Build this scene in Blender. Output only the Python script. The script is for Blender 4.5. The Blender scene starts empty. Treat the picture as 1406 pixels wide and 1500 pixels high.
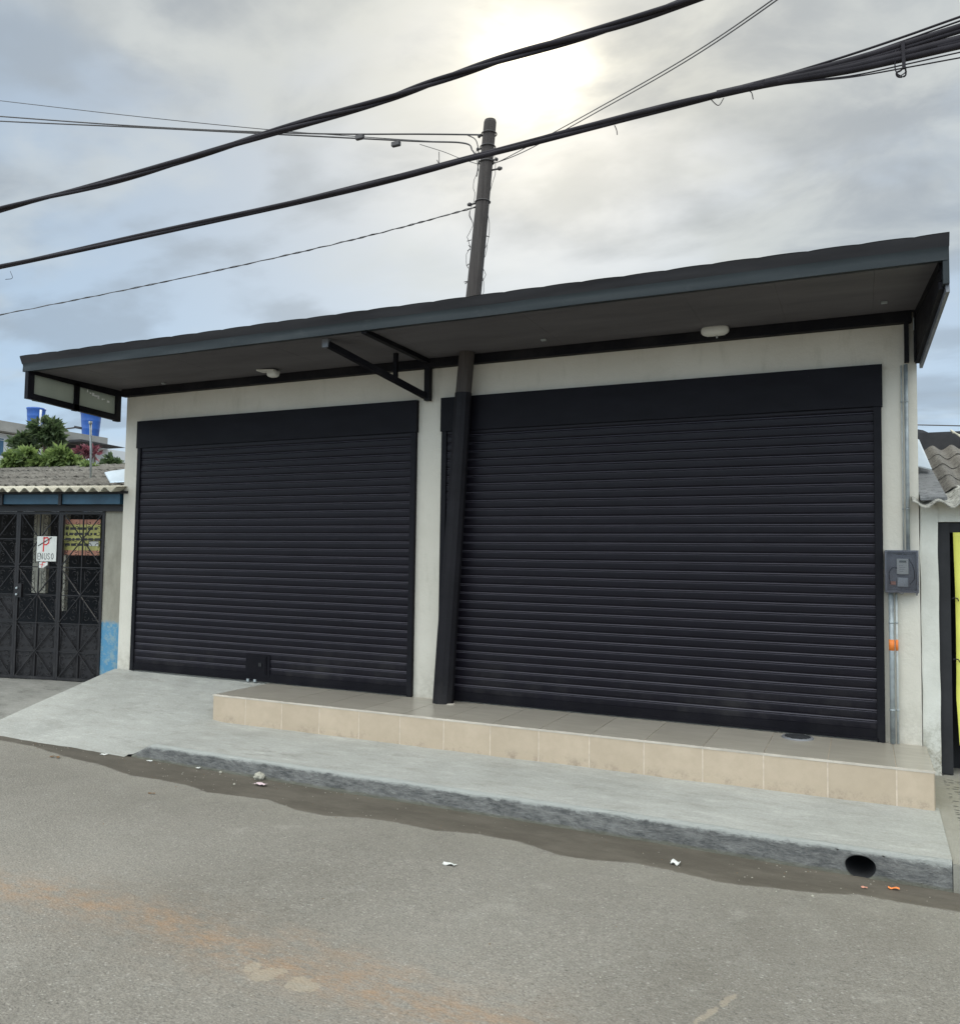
import bpy, bmesh, math, random
import numpy as np
from mathutils import Vector, Matrix, noise as mn
random.seed(7)
PI = math.pi
scene = bpy.context.scene
C = scene.collection

# ------------------------------------------------------------------ camera
F, YAW, PITCH, ROLL = 1208.48, -.4353, .0543, .0138
CAM = Vector((0, -6.7247, 1.3))
_fw = Vector((math.sin(YAW)*math.cos(PITCH), math.cos(YAW)*math.cos(PITCH), math.sin(PITCH)))
_r0 = Vector((math.cos(YAW), -math.sin(YAW), 0)); _u0 = _r0.cross(_fw)
RT = _r0*math.cos(ROLL) + _u0*math.sin(ROLL); UP = -_r0*math.sin(ROLL) + _u0*math.cos(ROLL)
cd = bpy.data.cameras.new('camera'); cam = bpy.data.objects.new('camera', cd); C.objects.link(cam)
cd.sensor_fit = 'HORIZONTAL'; cd.sensor_width = 36; cd.lens = F/1406*36; cd.clip_end = 2000; cd.clip_start = .05
m = Matrix((RT, UP, -_fw)).transposed().to_4x4(); m.translation = CAM; cam.matrix_world = m
scene.camera = cam

def on(x, y, ax, val):
    """where the line of sight of a measured point meets the real plane axis=val"""
    d = RT*((x-703)/F) + UP*(-(y-750)/F) + _fw
    return CAM + d*((val-CAM[ax])/d[ax])
def far(x, y, dist):
    d = RT*((x-703)/F) + UP*(-(y-750)/F) + _fw
    return CAM + d*dist

# ------------------------------------------------------------------ materials
def srgb(r, g, b):
    f = lambda c: (c/255/12.92) if c/255 <= .04045 else ((c/255+.055)/1.055)**2.4
    return (f(r), f(g), f(b), 1)
class NT:
    def __init__(s, name):
        s.m = bpy.data.materials.new(name); s.m.use_nodes = True; s.t = s.m.node_tree
        s.b = s.t.nodes['Principled BSDF']; s.out = s.t.nodes['Material Output']; s._c = None
    def n(s, typ, **kw):
        nd = s.t.nodes.new(typ)
        for k, v in kw.items(): setattr(nd, k, v)
        return nd
    def link(s, a, b): s.t.links.new(a, b)
    def coord(s, scale=(1,1,1), rot=(0,0,0), loc=(0,0,0)):
        if s._c is None: s._c = s.n('ShaderNodeTexCoord')
        mp = s.n('ShaderNodeMapping'); mp.inputs['Scale'].default_value = scale; mp.inputs['Rotation'].default_value = rot
        mp.inputs['Location'].default_value = loc
        s.link(s._c.outputs['Object'], mp.inputs['Vector']); return mp.outputs[0]
    def noise(s, scale, detail=4, rough=.6, co=None, dist=0):
        nd = s.n('ShaderNodeTexNoise'); nd.inputs['Scale'].default_value = scale; nd.inputs['Detail'].default_value = detail
        nd.inputs['Roughness'].default_value = rough; nd.inputs['Distortion'].default_value = dist
        s.link(co if co is not None else s.coord(), nd.inputs['Vector']); return nd.outputs['Fac']
    def ramp(s, fac, stops):
        nd = s.n('ShaderNodeValToRGB'); e = nd.color_ramp.elements
        while len(e) < len(stops): e.new(.5)
        for i, (p, c) in enumerate(stops):
            e[i].position = p; e[i].color = c if len(c) == 4 else (*c, 1)
        s.link(fac, nd.inputs[0]); return nd.outputs[0]
    def mask(s, fac, a, b):
        nd = s.n('ShaderNodeMapRange'); nd.interpolation_type = 'SMOOTHSTEP'
        nd.inputs['From Min'].default_value = a; nd.inputs['From Max'].default_value = b
        s.link(fac, nd.inputs['Value']); return nd.outputs[0]
    def mix(s, fac, a, b, mode='MIX'):
        nd = s.n('ShaderNodeMix', data_type='RGBA', blend_type=mode)
        for sock, v in ((nd.inputs[0], fac), (nd.inputs[6], a), (nd.inputs[7], b)):
            if isinstance(v, (int, float)): sock.default_value = v
            elif isinstance(v, tuple): sock.default_value = v if len(v) == 4 else (*v, 1)
            else: s.link(v, sock)
        return nd.outputs[2]
    def math(s, op, a, b=0, clamp=False):
        nd = s.n('ShaderNodeMath', operation=op); nd.use_clamp = clamp
        for sock, v in ((nd.inputs[0], a), (nd.inputs[1], b)):
            if isinstance(v, (int, float)): sock.default_value = v
            else: s.link(v, sock)
        return nd.outputs[0]
    def attr(s, name): return s.n('ShaderNodeAttribute', attribute_name=name).outputs['Fac']
    def bump(s, h, strength=.3, dist=.01, prev=None):
        nd = s.n('ShaderNodeBump'); nd.inputs['Strength'].default_value = strength; nd.inputs['Distance'].default_value = dist
        s.link(h, nd.inputs['Height'])
        if prev is not None: s.link(prev, nd.inputs['Normal'])
        s.link(nd.outputs[0], s.b.inputs['Normal']); return nd.outputs[0]
    def col(s, c):
        if isinstance(c, tuple): s.b.inputs['Base Color'].default_value = c if len(c) == 4 else (*c, 1)
        else: s.link(c, s.b.inputs['Base Color'])
        return s
    def rough(s, v):
        if isinstance(v, (int, float)): s.b.inputs['Roughness'].default_value = v
        else: s.link(v, s.b.inputs['Roughness'])
        return s
    def spec(s, v): s.b.inputs['Specular IOR Level'].default_value = v; return s
    def metal(s, v): s.b.inputs['Metallic'].default_value = v; return s

def plain(name, c, r=.6, metal=0, var=.25, scale=6, bump=.1, spec=.5):
    t = NT(name); n = t.noise(scale, 5, .65)
    d = tuple(x*(1-var) for x in c[:3]) + (1,); l = tuple(min(1, x*(1+var)) for x in c[:3]) + (1,)
    t.col(t.ramp(n, [(.3, d), (.7, l)])).rough(r).metal(metal).spec(spec)
    if bump: t.bump(t.noise(scale*14, 4, .6), bump, .004)
    return t.m
M = {}
# painted stucco wall
t = NT('wall_paint'); n1 = t.noise(1.3, 5, .6); n2 = t.noise(9, 6, .7, t.coord((1, 1, .25)))
c = t.ramp(n1, [(.3, (.56, .525, .45, 1)), (.7, (.635, .60, .525, 1))])
c = t.mix(t.math('MULTIPLY', t.mask(n2, .52, .76), .45), c, (.42, .40, .33))
sx = t.n('ShaderNodeSeparateXYZ'); t.link(t.coord(), sx.inputs[0])
foot = t.math('MULTIPLY', t.mask(sx.outputs['Z'], .38, .0), t.mask(t.noise(7, 7, .75), .38, .62))
c = t.mix(t.math('MULTIPLY', foot, .55), c, (.36, .33, .27))
t.col(c).rough(.85).spec(.25); t.bump(t.noise(55, 6, .7), .4, .006, t.bump(t.noise(5, 5, .6), .35, .03)); M['wall'] = t.m
# black shutter paint
def blackpaint(name, base, r0, r1, dust=.12, sp=.16):
    t = NT(name); n = t.noise(3.5, 5, .65, t.coord((1, 1, 2)))
    c = t.ramp(n, [(.25, tuple(x*.75 for x in base)+(1,)), (.75, tuple(x*1.3 for x in base)+(1,))])
    d = t.mask(t.noise(14, 6, .75, t.coord((.5, 1, 3))), .55, .85)
    c = t.mix(t.math('MULTIPLY', d, dust), c, (.16, .15, .15))
    sx = t.n('ShaderNodeSeparateXYZ'); t.link(t.coord(), sx.inputs[0])
    ft = t.math('MULTIPLY', t.mask(sx.outputs['Z'], .55, .02), t.mask(t.noise(3, 7, .75, t.coord((.7, 1, .5))), .42, .75))
    c = t.mix(t.math('MULTIPLY', ft, dust*1.3), c, (.17, .16, .145))
    chips = t.mask(t.noise(70, 2, .5, t.coord((.35, 1, 2.2))), .80, .83)
    c = t.mix(t.math('MULTIPLY', chips, .5), c, (.3, .3, .3))
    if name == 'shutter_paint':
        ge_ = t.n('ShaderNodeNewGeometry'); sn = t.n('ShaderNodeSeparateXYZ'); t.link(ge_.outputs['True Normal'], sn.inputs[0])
        c = t.mix(t.math('MULTIPLY', t.mask(sn.outputs['Z'], .30, .62), t.math('ADD', .45, t.math('MULTIPLY', t.noise(6, 6, .75, t.coord((.6, 1, 3))), .9))), c, (.062, .057, .070))  # up-facing slat ledges painted paler: a sky highlight put into the colour
    t.col(c); rr = t.n('ShaderNodeMapRange'); t.link(t.noise(5, 5, .7, t.coord((.6, 1, 2))), rr.inputs[0])
    rr.inputs[3].default_value = r0; rr.inputs[4].default_value = r1; t.rough(rr.outputs[0]); t.spec(sp)
    t.bump(t.noise(30, 3, .6), .12, .004); return t.m
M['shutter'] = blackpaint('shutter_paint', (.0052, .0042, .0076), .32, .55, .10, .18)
M['hood'] = blackpaint('hood_paint', (.0048, .0042, .0066), .42, .62, .03, .12)
M['frame'] = blackpaint('frame_paint', (.006, .0058, .0085), .5, .7, .06)
M['postblack'] = blackpaint('post_paint', (.011, .0102, .0125), .5, .7, .08)
M['iron'] = blackpaint('iron_paint', (.016, .0145, .016), .35, .55, .3, .35)
# fascia metal
t = NT('fascia_metal'); n = t.noise(2, 5, .6, t.coord((.4, 1, 3)))
c = t.ramp(n, [(.3, (.013, .018, .021, 1)), (.7, (.022, .029, .032, 1))])
c = t.mix(t.math('MULTIPLY', t.mask(t.noise(6, 6, .75, t.coord((.6, 1, 1))), .56, .75), .4), c, (.065, .068, .066))
t.col(c).rough(.5).spec(.3); t.bump(t.noise(5, 3, .5, t.coord((1, 1, .6))), .35, .02); M['fascia'] = t.m
t = NT('flashing_metal'); n = t.noise(2.5, 5, .6, t.coord((.4, 1, 3)))
t.col(t.ramp(n, [(.3, (.018, .018, .022, 1)), (.7, (.032, .031, .034, 1))])).rough(.6).spec(.3)
t.bump(t.noise(4, 3, .5), .25, .02); M['flashing'] = t.m
# soffit boards
t = NT('soffit_sheet'); n = t.noise(3, 5, .65, t.coord((.3, 1.4, 1)))
c = t.ramp(n, [(.3, (.080, .076, .082, 1)), (.7, (.122, .116, .124, 1))])
c = t.mix(t.math('MULTIPLY', t.mask(t.noise(9, 6, .75, t.coord((.3, 1, 1))), .6, .8), .4), c, (.15, .14, .135))
t.col(c).rough(.7); t.bump(t.noise(12, 3), .2, .01); M['soffit'] = t.m
# frosted panel
t = NT('frosted_panel'); n = t.noise(7, 5, .6, t.coord((1, 1, .4)))
t.col(t.ramp(n, [(.3, (.25, .26, .225, 1)), (.7, (.34, .35, .31, 1))])).rough(.55)
ts = t.n('ShaderNodeBsdfTranslucent'); ts.inputs[0].default_value = (.50, .52, .46, 1); mx = t.n('ShaderNodeMixShader'); mx.inputs[0].default_value = .5; t.link(t.b.outputs[0], mx.inputs[1]); t.link(ts.outputs[0], mx.inputs[2]); t.link(mx.outputs[0], t.out.inputs[0]); M['panel'] = t.m
M['edge'] = plain('edge_flashing_metal', (.15, .16, .18), .45)
M['smear'] = plain('paint_smear', (.92, .92, .90), .8, var=.04)
# concrete
def concrete(name, a, b, dirt, damp=.5, trowel=1.0, rot=0):
    t = NT(name); n1 = t.noise(1.1, 6, .65); n2 = t.noise(7, 7, .72, t.coord((.45, 1.3, 1), (0, 0, rot))); n3 = t.noise(60, 4, .7)
    c = t.ramp(n1, [(.3, a), (.7, b)])
    c = t.mix(t.math('MULTIPLY', t.mask(n2, .5, .72), damp), c, dirt)
    c = t.mix(t.math('MULTIPLY', t.mask(n2, .48, .3), .35), c, tuple(min(1, x*1.35) for x in b[:3]))
    n4 = t.noise(2.3, 7, .78, t.coord((.55, 1.6, 1), (0, 0, rot), (3, 7, 0)))
    c = t.mix(t.math('MULTIPLY', t.mask(n4, .56, .70), .5), c, tuple(x*.75 for x in dirt[:3]))
    n5 = t.noise(16, 7, .8, t.coord((.3, 1.5, 1), (0, 0, rot+.15)))
    c = t.mix(t.math('MULTIPLY', t.mask(n5, .54, .68), .45), c, tuple(min(1, x*1.28) for x in b[:3]))
    sp = t.n('ShaderNodeTexVoronoi'); sp.inputs['Scale'].default_value = 90; t.link(t.coord(), sp.inputs['Vector'])
    c = t.mix(t.math('MULTIPLY', t.mask(sp.outputs['Distance'], .22, .08), .22), c, dirt)
    c = t.mix(.35, c, t.ramp(n3, [(.3, (.35, .35, .35, 1)), (.7, (.65, .65, .65, 1))]), 'OVERLAY')
    t.col(c).rough(.88).spec(.3)
    w = t.noise(14, 6, .75, t.coord((.35, 1.2, 1), (0, 0, rot+.4)), 1.2)
    t.bump(n3, .35, .004, t.bump(w, .45*trowel, .012)); return t.m
M['pave'] = concrete('pavement_concrete', (.300, .298, .272, 1), (.380, .376, .345, 1), (.225, .212, .18))
M['ramp'] = concrete('ramp_concrete', (.24, .25, .235, 1), (.31, .315, .295, 1), (.19, .19, .17), .55, 1.5, .5)
M['pave2'] = concrete('old_concrete', (.22, .21, .18, 1), (.29, .275, .235, 1), (.12, .11, .09), .6)
M['pad'] = concrete('forecourt_concrete', (.20, .195, .175, 1), (.27, .26, .235, 1), (.10, .095, .08), .65)
t = NT('kerb_cement'); w = t.noise(9, 8, .80, t.coord((.8, 1, 1.5), (0, .25, 0)), .25); n1 = t.noise(24, 7, .80, t.coord((.45, 1, 1.9), (0, -.35, 0)), .3)
c = t.ramp(w, [(.36, (.105, .105, .103, 1)), (.5, (.185, .182, .174, 1)), (.64, (.275, .272, .255, 1))])
c = t.mix(t.math('MULTIPLY', t.mask(n1, .50, .66), .65), c, (.27, .272, .26))
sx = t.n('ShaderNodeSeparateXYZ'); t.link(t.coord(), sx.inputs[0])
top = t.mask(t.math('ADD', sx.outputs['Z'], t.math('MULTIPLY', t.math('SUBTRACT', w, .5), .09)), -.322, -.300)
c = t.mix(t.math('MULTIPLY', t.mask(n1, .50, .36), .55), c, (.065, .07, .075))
c = t.mix(top, c, (.37, .375, .35))  # pale worn lip; front darker from cement, dirt and shade put into the colour
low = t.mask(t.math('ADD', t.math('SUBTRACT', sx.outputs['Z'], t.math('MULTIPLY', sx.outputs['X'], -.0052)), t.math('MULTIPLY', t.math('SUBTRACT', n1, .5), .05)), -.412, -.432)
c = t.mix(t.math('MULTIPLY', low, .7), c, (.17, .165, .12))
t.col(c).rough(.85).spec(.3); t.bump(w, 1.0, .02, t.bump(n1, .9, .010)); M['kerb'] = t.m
# road
t = NT('road_asphalt')
n1 = t.noise(.7, 5, .6); n2 = t.noise(120, 3, .7); n3 = t.noise(6, 6, .7)
c = t.ramp(n1, [(.3, (.170, .155, .131, 1)), (.7, (.228, .210, .181, 1))])
c = t.mix(t.math('MULTIPLY', t.mask(n3, .50, .68), .40), c, (.24, .227, .198))
v = t.n('ShaderNodeTexVoronoi'); v.inputs['Scale'].default_value = 62; t.link(t.coord((1.0, 1.5, 1)), v.inputs['Vector'])
vs = t.n('ShaderNodeSeparateColor'); t.link(v.outputs['Color'], vs.inputs[0])
dk = t.noise(78, 3, .65, t.coord((.75, 1.35, 1))); gate_ = t.mask(t.noise(9, 5, .7), .35, .65)
c = t.mix(t.math('MULTIPLY', t.mask(dk, .585, .66), t.math('ADD', .35, t.math('MULTIPLY', gate_, .4))), c, (.075, .070, .062))
lt = t.noise(66, 3, .65, t.coord((.8, 1.3, 1), (0, 0, 0), (9, 4, 0)))
c = t.mix(t.math('MULTIPLY', t.mask(lt, .60, .68), .40), c, (.36, .34, .30))
c = t.mix(t.math('MULTIPLY', t.math('MULTIPLY', t.mask(vs.outputs[1], .93, .95), t.mask(v.outputs['Distance'], .5, .3)), .5), c, (.37, .355, .32))
c = t.mix(.38, c, t.ramp(n2, [(.36, (.22, .22, .22, 1)), (.64, (.78, .78, .78, 1))]), 'OVERLAY')
c = t.mix(.3, c, t.ramp(t.noise(38, 6, .75), [(.36, (.32, .32, .32, 1)), (.64, (.68, .68, .68, 1))]), 'OVERLAY')
du = t.math('MULTIPLY', t.attr('dust'), t.mask(t.noise(5, 6, .7), .25, .6))
c = t.mix(t.math('MULTIPLY', du, .62), c, (.255, .238, .198))
ru = t.math('MULTIPLY', t.attr('rust'), t.mask(t.noise(10, 8, .82, t.coord((.6, 1.3, 1), (0, 0, .3))), .36, .66))
c = t.mix(t.math('MULTIPLY', ru, .50), c, (.31, .19, .105))
pa = t.mask(t.math('ADD', t.attr('pale'), t.math('MULTIPLY', t.math('SUBTRACT', t.noise(14, 7, .8), .5), 1.6)), .48, .58)
c = t.mix(t.math('MULTIPLY', pa, .55), c, (.33, .28, .21))
pb = t.mask(t.math('ADD', t.attr('scuff'), t.math('MULTIPLY', t.math('SUBTRACT', t.noise(9, 7, .8), .5), 1.3)), .45, .8)
c = t.mix(t.math('MULTIPLY', pb, .34), c, (.36, .345, .30))
wet = t.mask(t.math('ADD', t.attr('wet'), t.math('MULTIPLY', t.math('SUBTRACT', t.noise(9, 8, .8), .5), .8)), .36, .66)
wc = t.mix(t.math('MULTIPLY', t.mask(t.noise(4, 6, .75, t.coord((.5, 1.2, 1))), .35, .7), .9), (.070, .059, .045), (.116, .100, .079))
c = t.mix(t.math('MULTIPLY', wet, .9), c, wc)
t.col(c)
t.rough(t.math('SUBTRACT', .92, t.math('MULTIPLY', wet, .22))); t.b.inputs['Specular IOR Level'].default_value = .3
bs = t.n('ShaderNodeBump'); t.link(t.math('SUBTRACT', .55, t.math('MULTIPLY', wet, .38)), bs.inputs['Strength']); bs.inputs['Distance'].default_value = .006
t.link(t.math('ADD', v.outputs['Distance'], n2), bs.inputs['Height']); t.link(bs.outputs[0], t.b.inputs['Normal']); M['road'] = t.m
M['ground'] = plain('earth', (.17, .15, .12), .95, scale=1)
# tiles
def tile(name, a, b, grout, r, vert):
    t = NT(name)
    at = t.n('ShaderNodeAttribute', attribute_name='tone').outputs['Fac']
    n = t.noise(5, 6, .7, t.coord((.5, 2.5, 1) if not vert else (1, 1, 1)))
    c = t.mix(t.mask(n, .3, .7), a, b); c = t.mix(t.math('MULTIPLY', at, .5), c, tuple(x*.86 for x in a[:3]))
    if not vert:
        w = t.noise(26, 5, .75, t.coord((.22, 3.0, 1))); c = t.mix(t.math('MULTIPLY', t.mask(w, .45, .75), .5), c, (.23, .205, .17))
    else:
        sx = t.n('ShaderNodeSeparateXYZ'); t.link(t.coord(), sx.inputs[0])
        st = t.math('MULTIPLY', t.mask(sx.outputs['Z'], .10, .0), t.mask(t.noise(5, 7, .8, t.coord((1, 1, .8))), .46, .68))
        c = t.mix(t.math('MULTIPLY', st, .75), c, (.20, .15, .11))
    t.col(c).rough(r); t.bump(t.noise(18, 4), .08, .004); return t.m
M['tilef'] = tile('beige_tile', (.45, .36, .262, 1), (.52, .42, .312, 1), None, .42, True)
M['tilet'] = tile('wood_look_tile', (.32, .288, .240, 1), (.40, .365, .31, 1), None, .30, False)
M['grout'] = plain('grout', (.60, .51, .41), .9, var=.2, scale=20)
M['trim'] = plain('tile_edge_trim', (.50, .45, .38), .6, var=.2)
# other
t = NT('old_wood'); n = t.noise(9, 6, .7, t.coord((2, 2, .12))); t.col(t.ramp(n, [(.3, (.034, .028, .026, 1)), (.7, (.080, .068, .062, 1))])).rough(.85)
t.bump(t.noise(30, 5, .7, t.coord((3, 3, .1))), .7, .01); M['wood'] = t.m
M['cable'] = plain('cable_rubber', (.024, .021, .026), .7, bump=0, spec=.2)
M['cable2'] = plain('weathered_wire', (.06, .055, .055), .6, bump=0)
M['galv'] = plain('galvanised_pipe', (.30, .33, .34), .45, .3, scale=14)
M['pvc'] = plain('pvc_pipe', (.42, .44, .43), .5, scale=10)
M['orange'] = plain('orange_tape', (.75, .20, .03), .5, var=.1)
M['boxgrey'] = plain('meter_box_plastic', (.19, .19, .20), .4, scale=8)
M['meter'] = plain('meter_plastic', (.48, .48, .42), .5, var=.08)
M['white'] = plain('white_plastic', (.62, .62, .58), .45, var=.08)
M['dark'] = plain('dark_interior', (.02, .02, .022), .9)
M['ink'] = plain('black_ink', (.03, .03, .03), .7, var=.1)
M['inkred'] = plain('red_ink', (.60, .03, .03), .6, var=.1)
M['lcd'] = plain('meter_display', (.10, .11, .09), .3, var=.1)
t = NT('smoked_cover'); g = t.n('ShaderNodeBsdfGlossy'); g.inputs['Roughness'].default_value = .12; g.inputs['Color'].default_value = (.8, .8, .85, 1)
tr = t.n('ShaderNodeBsdfTransparent'); tr.inputs['Color'].default_value = (.86, .86, .88, 1)
fr = t.n('ShaderNodeFresnel'); mx = t.n('ShaderNodeMixShader'); t.link(t.math('MULTIPLY', fr.outputs[0], .8), mx.inputs[0]); t.link(tr.outputs[0], mx.inputs[1]); t.link(g.outputs[0], mx.inputs[2])
t.link(mx.outputs[0], t.out.inputs[0]); M['smoke'] = t.m
# roofs
def fibro(name, a, b, moss, sc=5, mossamt=.8):
    t = NT(name); n = t.noise(sc, 8, .78); n2 = t.noise(sc*4, 6, .75)
    c = t.ramp(n, [(.38, a), (.62, b)]); c = t.mix(t.math('MULTIPLY', t.mask(n2, .47, .60), mossamt), c, moss)
    t.col(c).rough(.92).spec(.2); n3 = t.noise(sc*2.2, 8, .8, t.coord((1, 1, 1), (0, 0, 0), (5, 5, 5)))
    t.col(t.mix(t.math('MULTIPLY', t.mask(n3, .55, .68), .7), c, tuple(min(1, x*1.5) for x in b[:3]))); t.bump(n2, .6, .01); return t.m
M['fib_light'] = fibro('fibre_cement_light', (.40, .38, .31, 1), (.52, .49, .40, 1), (.20, .18, .15), 4, .4)
M['fib_dark'] = fibro('fibre_cement_mossy', (.11, .102, .09, 1), (.20, .188, .165, 1), (.045, .040, .036), 3)
M['fib_right'] = fibro('fibre_cement_lichen', (.36, .35, .31, 1), (.55, .53, .47, 1), (.10, .092, .08), 9, .8)
M['fib_right2'] = fibro('fibre_cement_old', (.17, .155, .135, 1), (.26, .24, .21, 1), (.05, .045, .042), 12, .8)
M['zinc'] = plain('zinc_sheet', (.62, .68, .72), .28, .5, var=.1, scale=3)
M['zincdull'] = plain('dull_sheet', (.34, .37, .38), .5, .2, var=.15, scale=3)
M['clay'] = plain('clay_tile', (.42, .20, .14), .85)
M['flash_cement'] = fibro('cement_flashing', (.19, .19, .19, 1), (.26, .26, .26, 1), (.12, .12, .12), 5)
M['bluebeam'] = plain('blue_beam_paint', (.030, .085, .135), .55, var=.3, scale=4)
# plaster of the neighbour's pier: grey with blue dado
t = NT('pier_plaster'); n = t.noise(3, 7, .75, t.coord((1, 1, .5))); n2 = t.noise(9, 7, .8)
c = t.ramp(n, [(.3, (.21, .195, .155, 1)), (.7, (.36, .34, .28, 1))])
sx = t.n('ShaderNodeSeparateXYZ'); t.link(t.coord(), sx.inputs[0])
dado = t.mask(t.math('ADD', sx.outputs['Z'], t.math('MULTIPLY', t.math('SUBTRACT', n2, .5), .14)), .72, .66)
c = t.mix(dado, c, t.mix(t.mask(n2, .44, .60), (.085, .25, .40), (.22, .32, .36)))
t.col(c).rough(.9); t.bump(n2, .5, .01); M['pier'] = t.m
t = NT('worn_white_wall'); n = t.noise(3, 7, .75); n2 = t.noise(10, 7, .8)
c = t.ramp(n, [(.3, (.52, .51, .45, 1)), (.7, (.64, .63, .57, 1))])
sx = t.n('ShaderNodeSeparateXYZ'); t.link(t.coord(), sx.inputs[0])
lowm = t.math('MULTIPLY', t.mask(sx.outputs['Z'], .6, -.15), t.mask(n2, .42, .60))
c = t.mix(lowm, c, (.22, .20, .14)); c = t.mix(t.math('MULTIPLY', t.mask(n2, .62, .7), .5), c, (.3, .28, .22))
t.col(c).rough(.9); t.bump(n2, .5, .012); M['oldwhite'] = t.m
M['yellow'] = plain('yellow_tarp', (.68, .66, .12), .6, var=.1, scale=3)
M['faded_yellow'] = plain('faded_yellow_print', (.42, .40, .13), .6, var=.25, scale=9)
M['farwhite'] = plain('house_white_paint', (.62, .64, .66), .8, var=.06, scale=.6, bump=0)
M['farslab'] = plain('raw_concrete_slab', (.30, .29, .27), .9, var=.25, scale=1.2, bump=0)
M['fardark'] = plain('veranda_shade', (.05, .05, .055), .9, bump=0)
M['farwin'] = plain('blue_window_pane', (.06, .14, .24), .25, var=.2, scale=2, bump=0)
M['tank'] = plain('blue_tank_plastic', (.022, .095, .36), .4, var=.2, scale=2, bump=0)
M['trunk'] = plain('bark', (.10, .075, .05), .9)
def leafmat(name, a, b):
    t = NT(name); oi = t.attr('tone'); t.col(t.mix(oi, a, b)).rough(.55)
    t.b.inputs['Subsurface Weight'].default_value = 0
    ts = t.n('ShaderNodeBsdfTranslucent'); t.link(t.mix(oi, tuple(min(1, x*1.6) for x in a[:3]), tuple(min(1, x*1.6) for x in b[:3])), ts.inputs[0])
    mx = t.n('ShaderNodeMixShader'); mx.inputs[0].default_value = .35
    t.link(t.b.outputs[0], mx.inputs[1]); t.link(ts.outputs[0], mx.inputs[2]); t.link(mx.outputs[0], t.out.inputs[0]); return t.m
M['leaf_dark'] = leafmat('dark_leaves', (.030, .050, .022), (.095, .135, .055))
M['leaf_light'] = leafmat('light_leaves', (.07, .11, .035), (.21, .28, .09))
M['leaf_pink'] = leafmat('pink_bracts', (.09, .03, .04), (.22, .07, .09))

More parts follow.
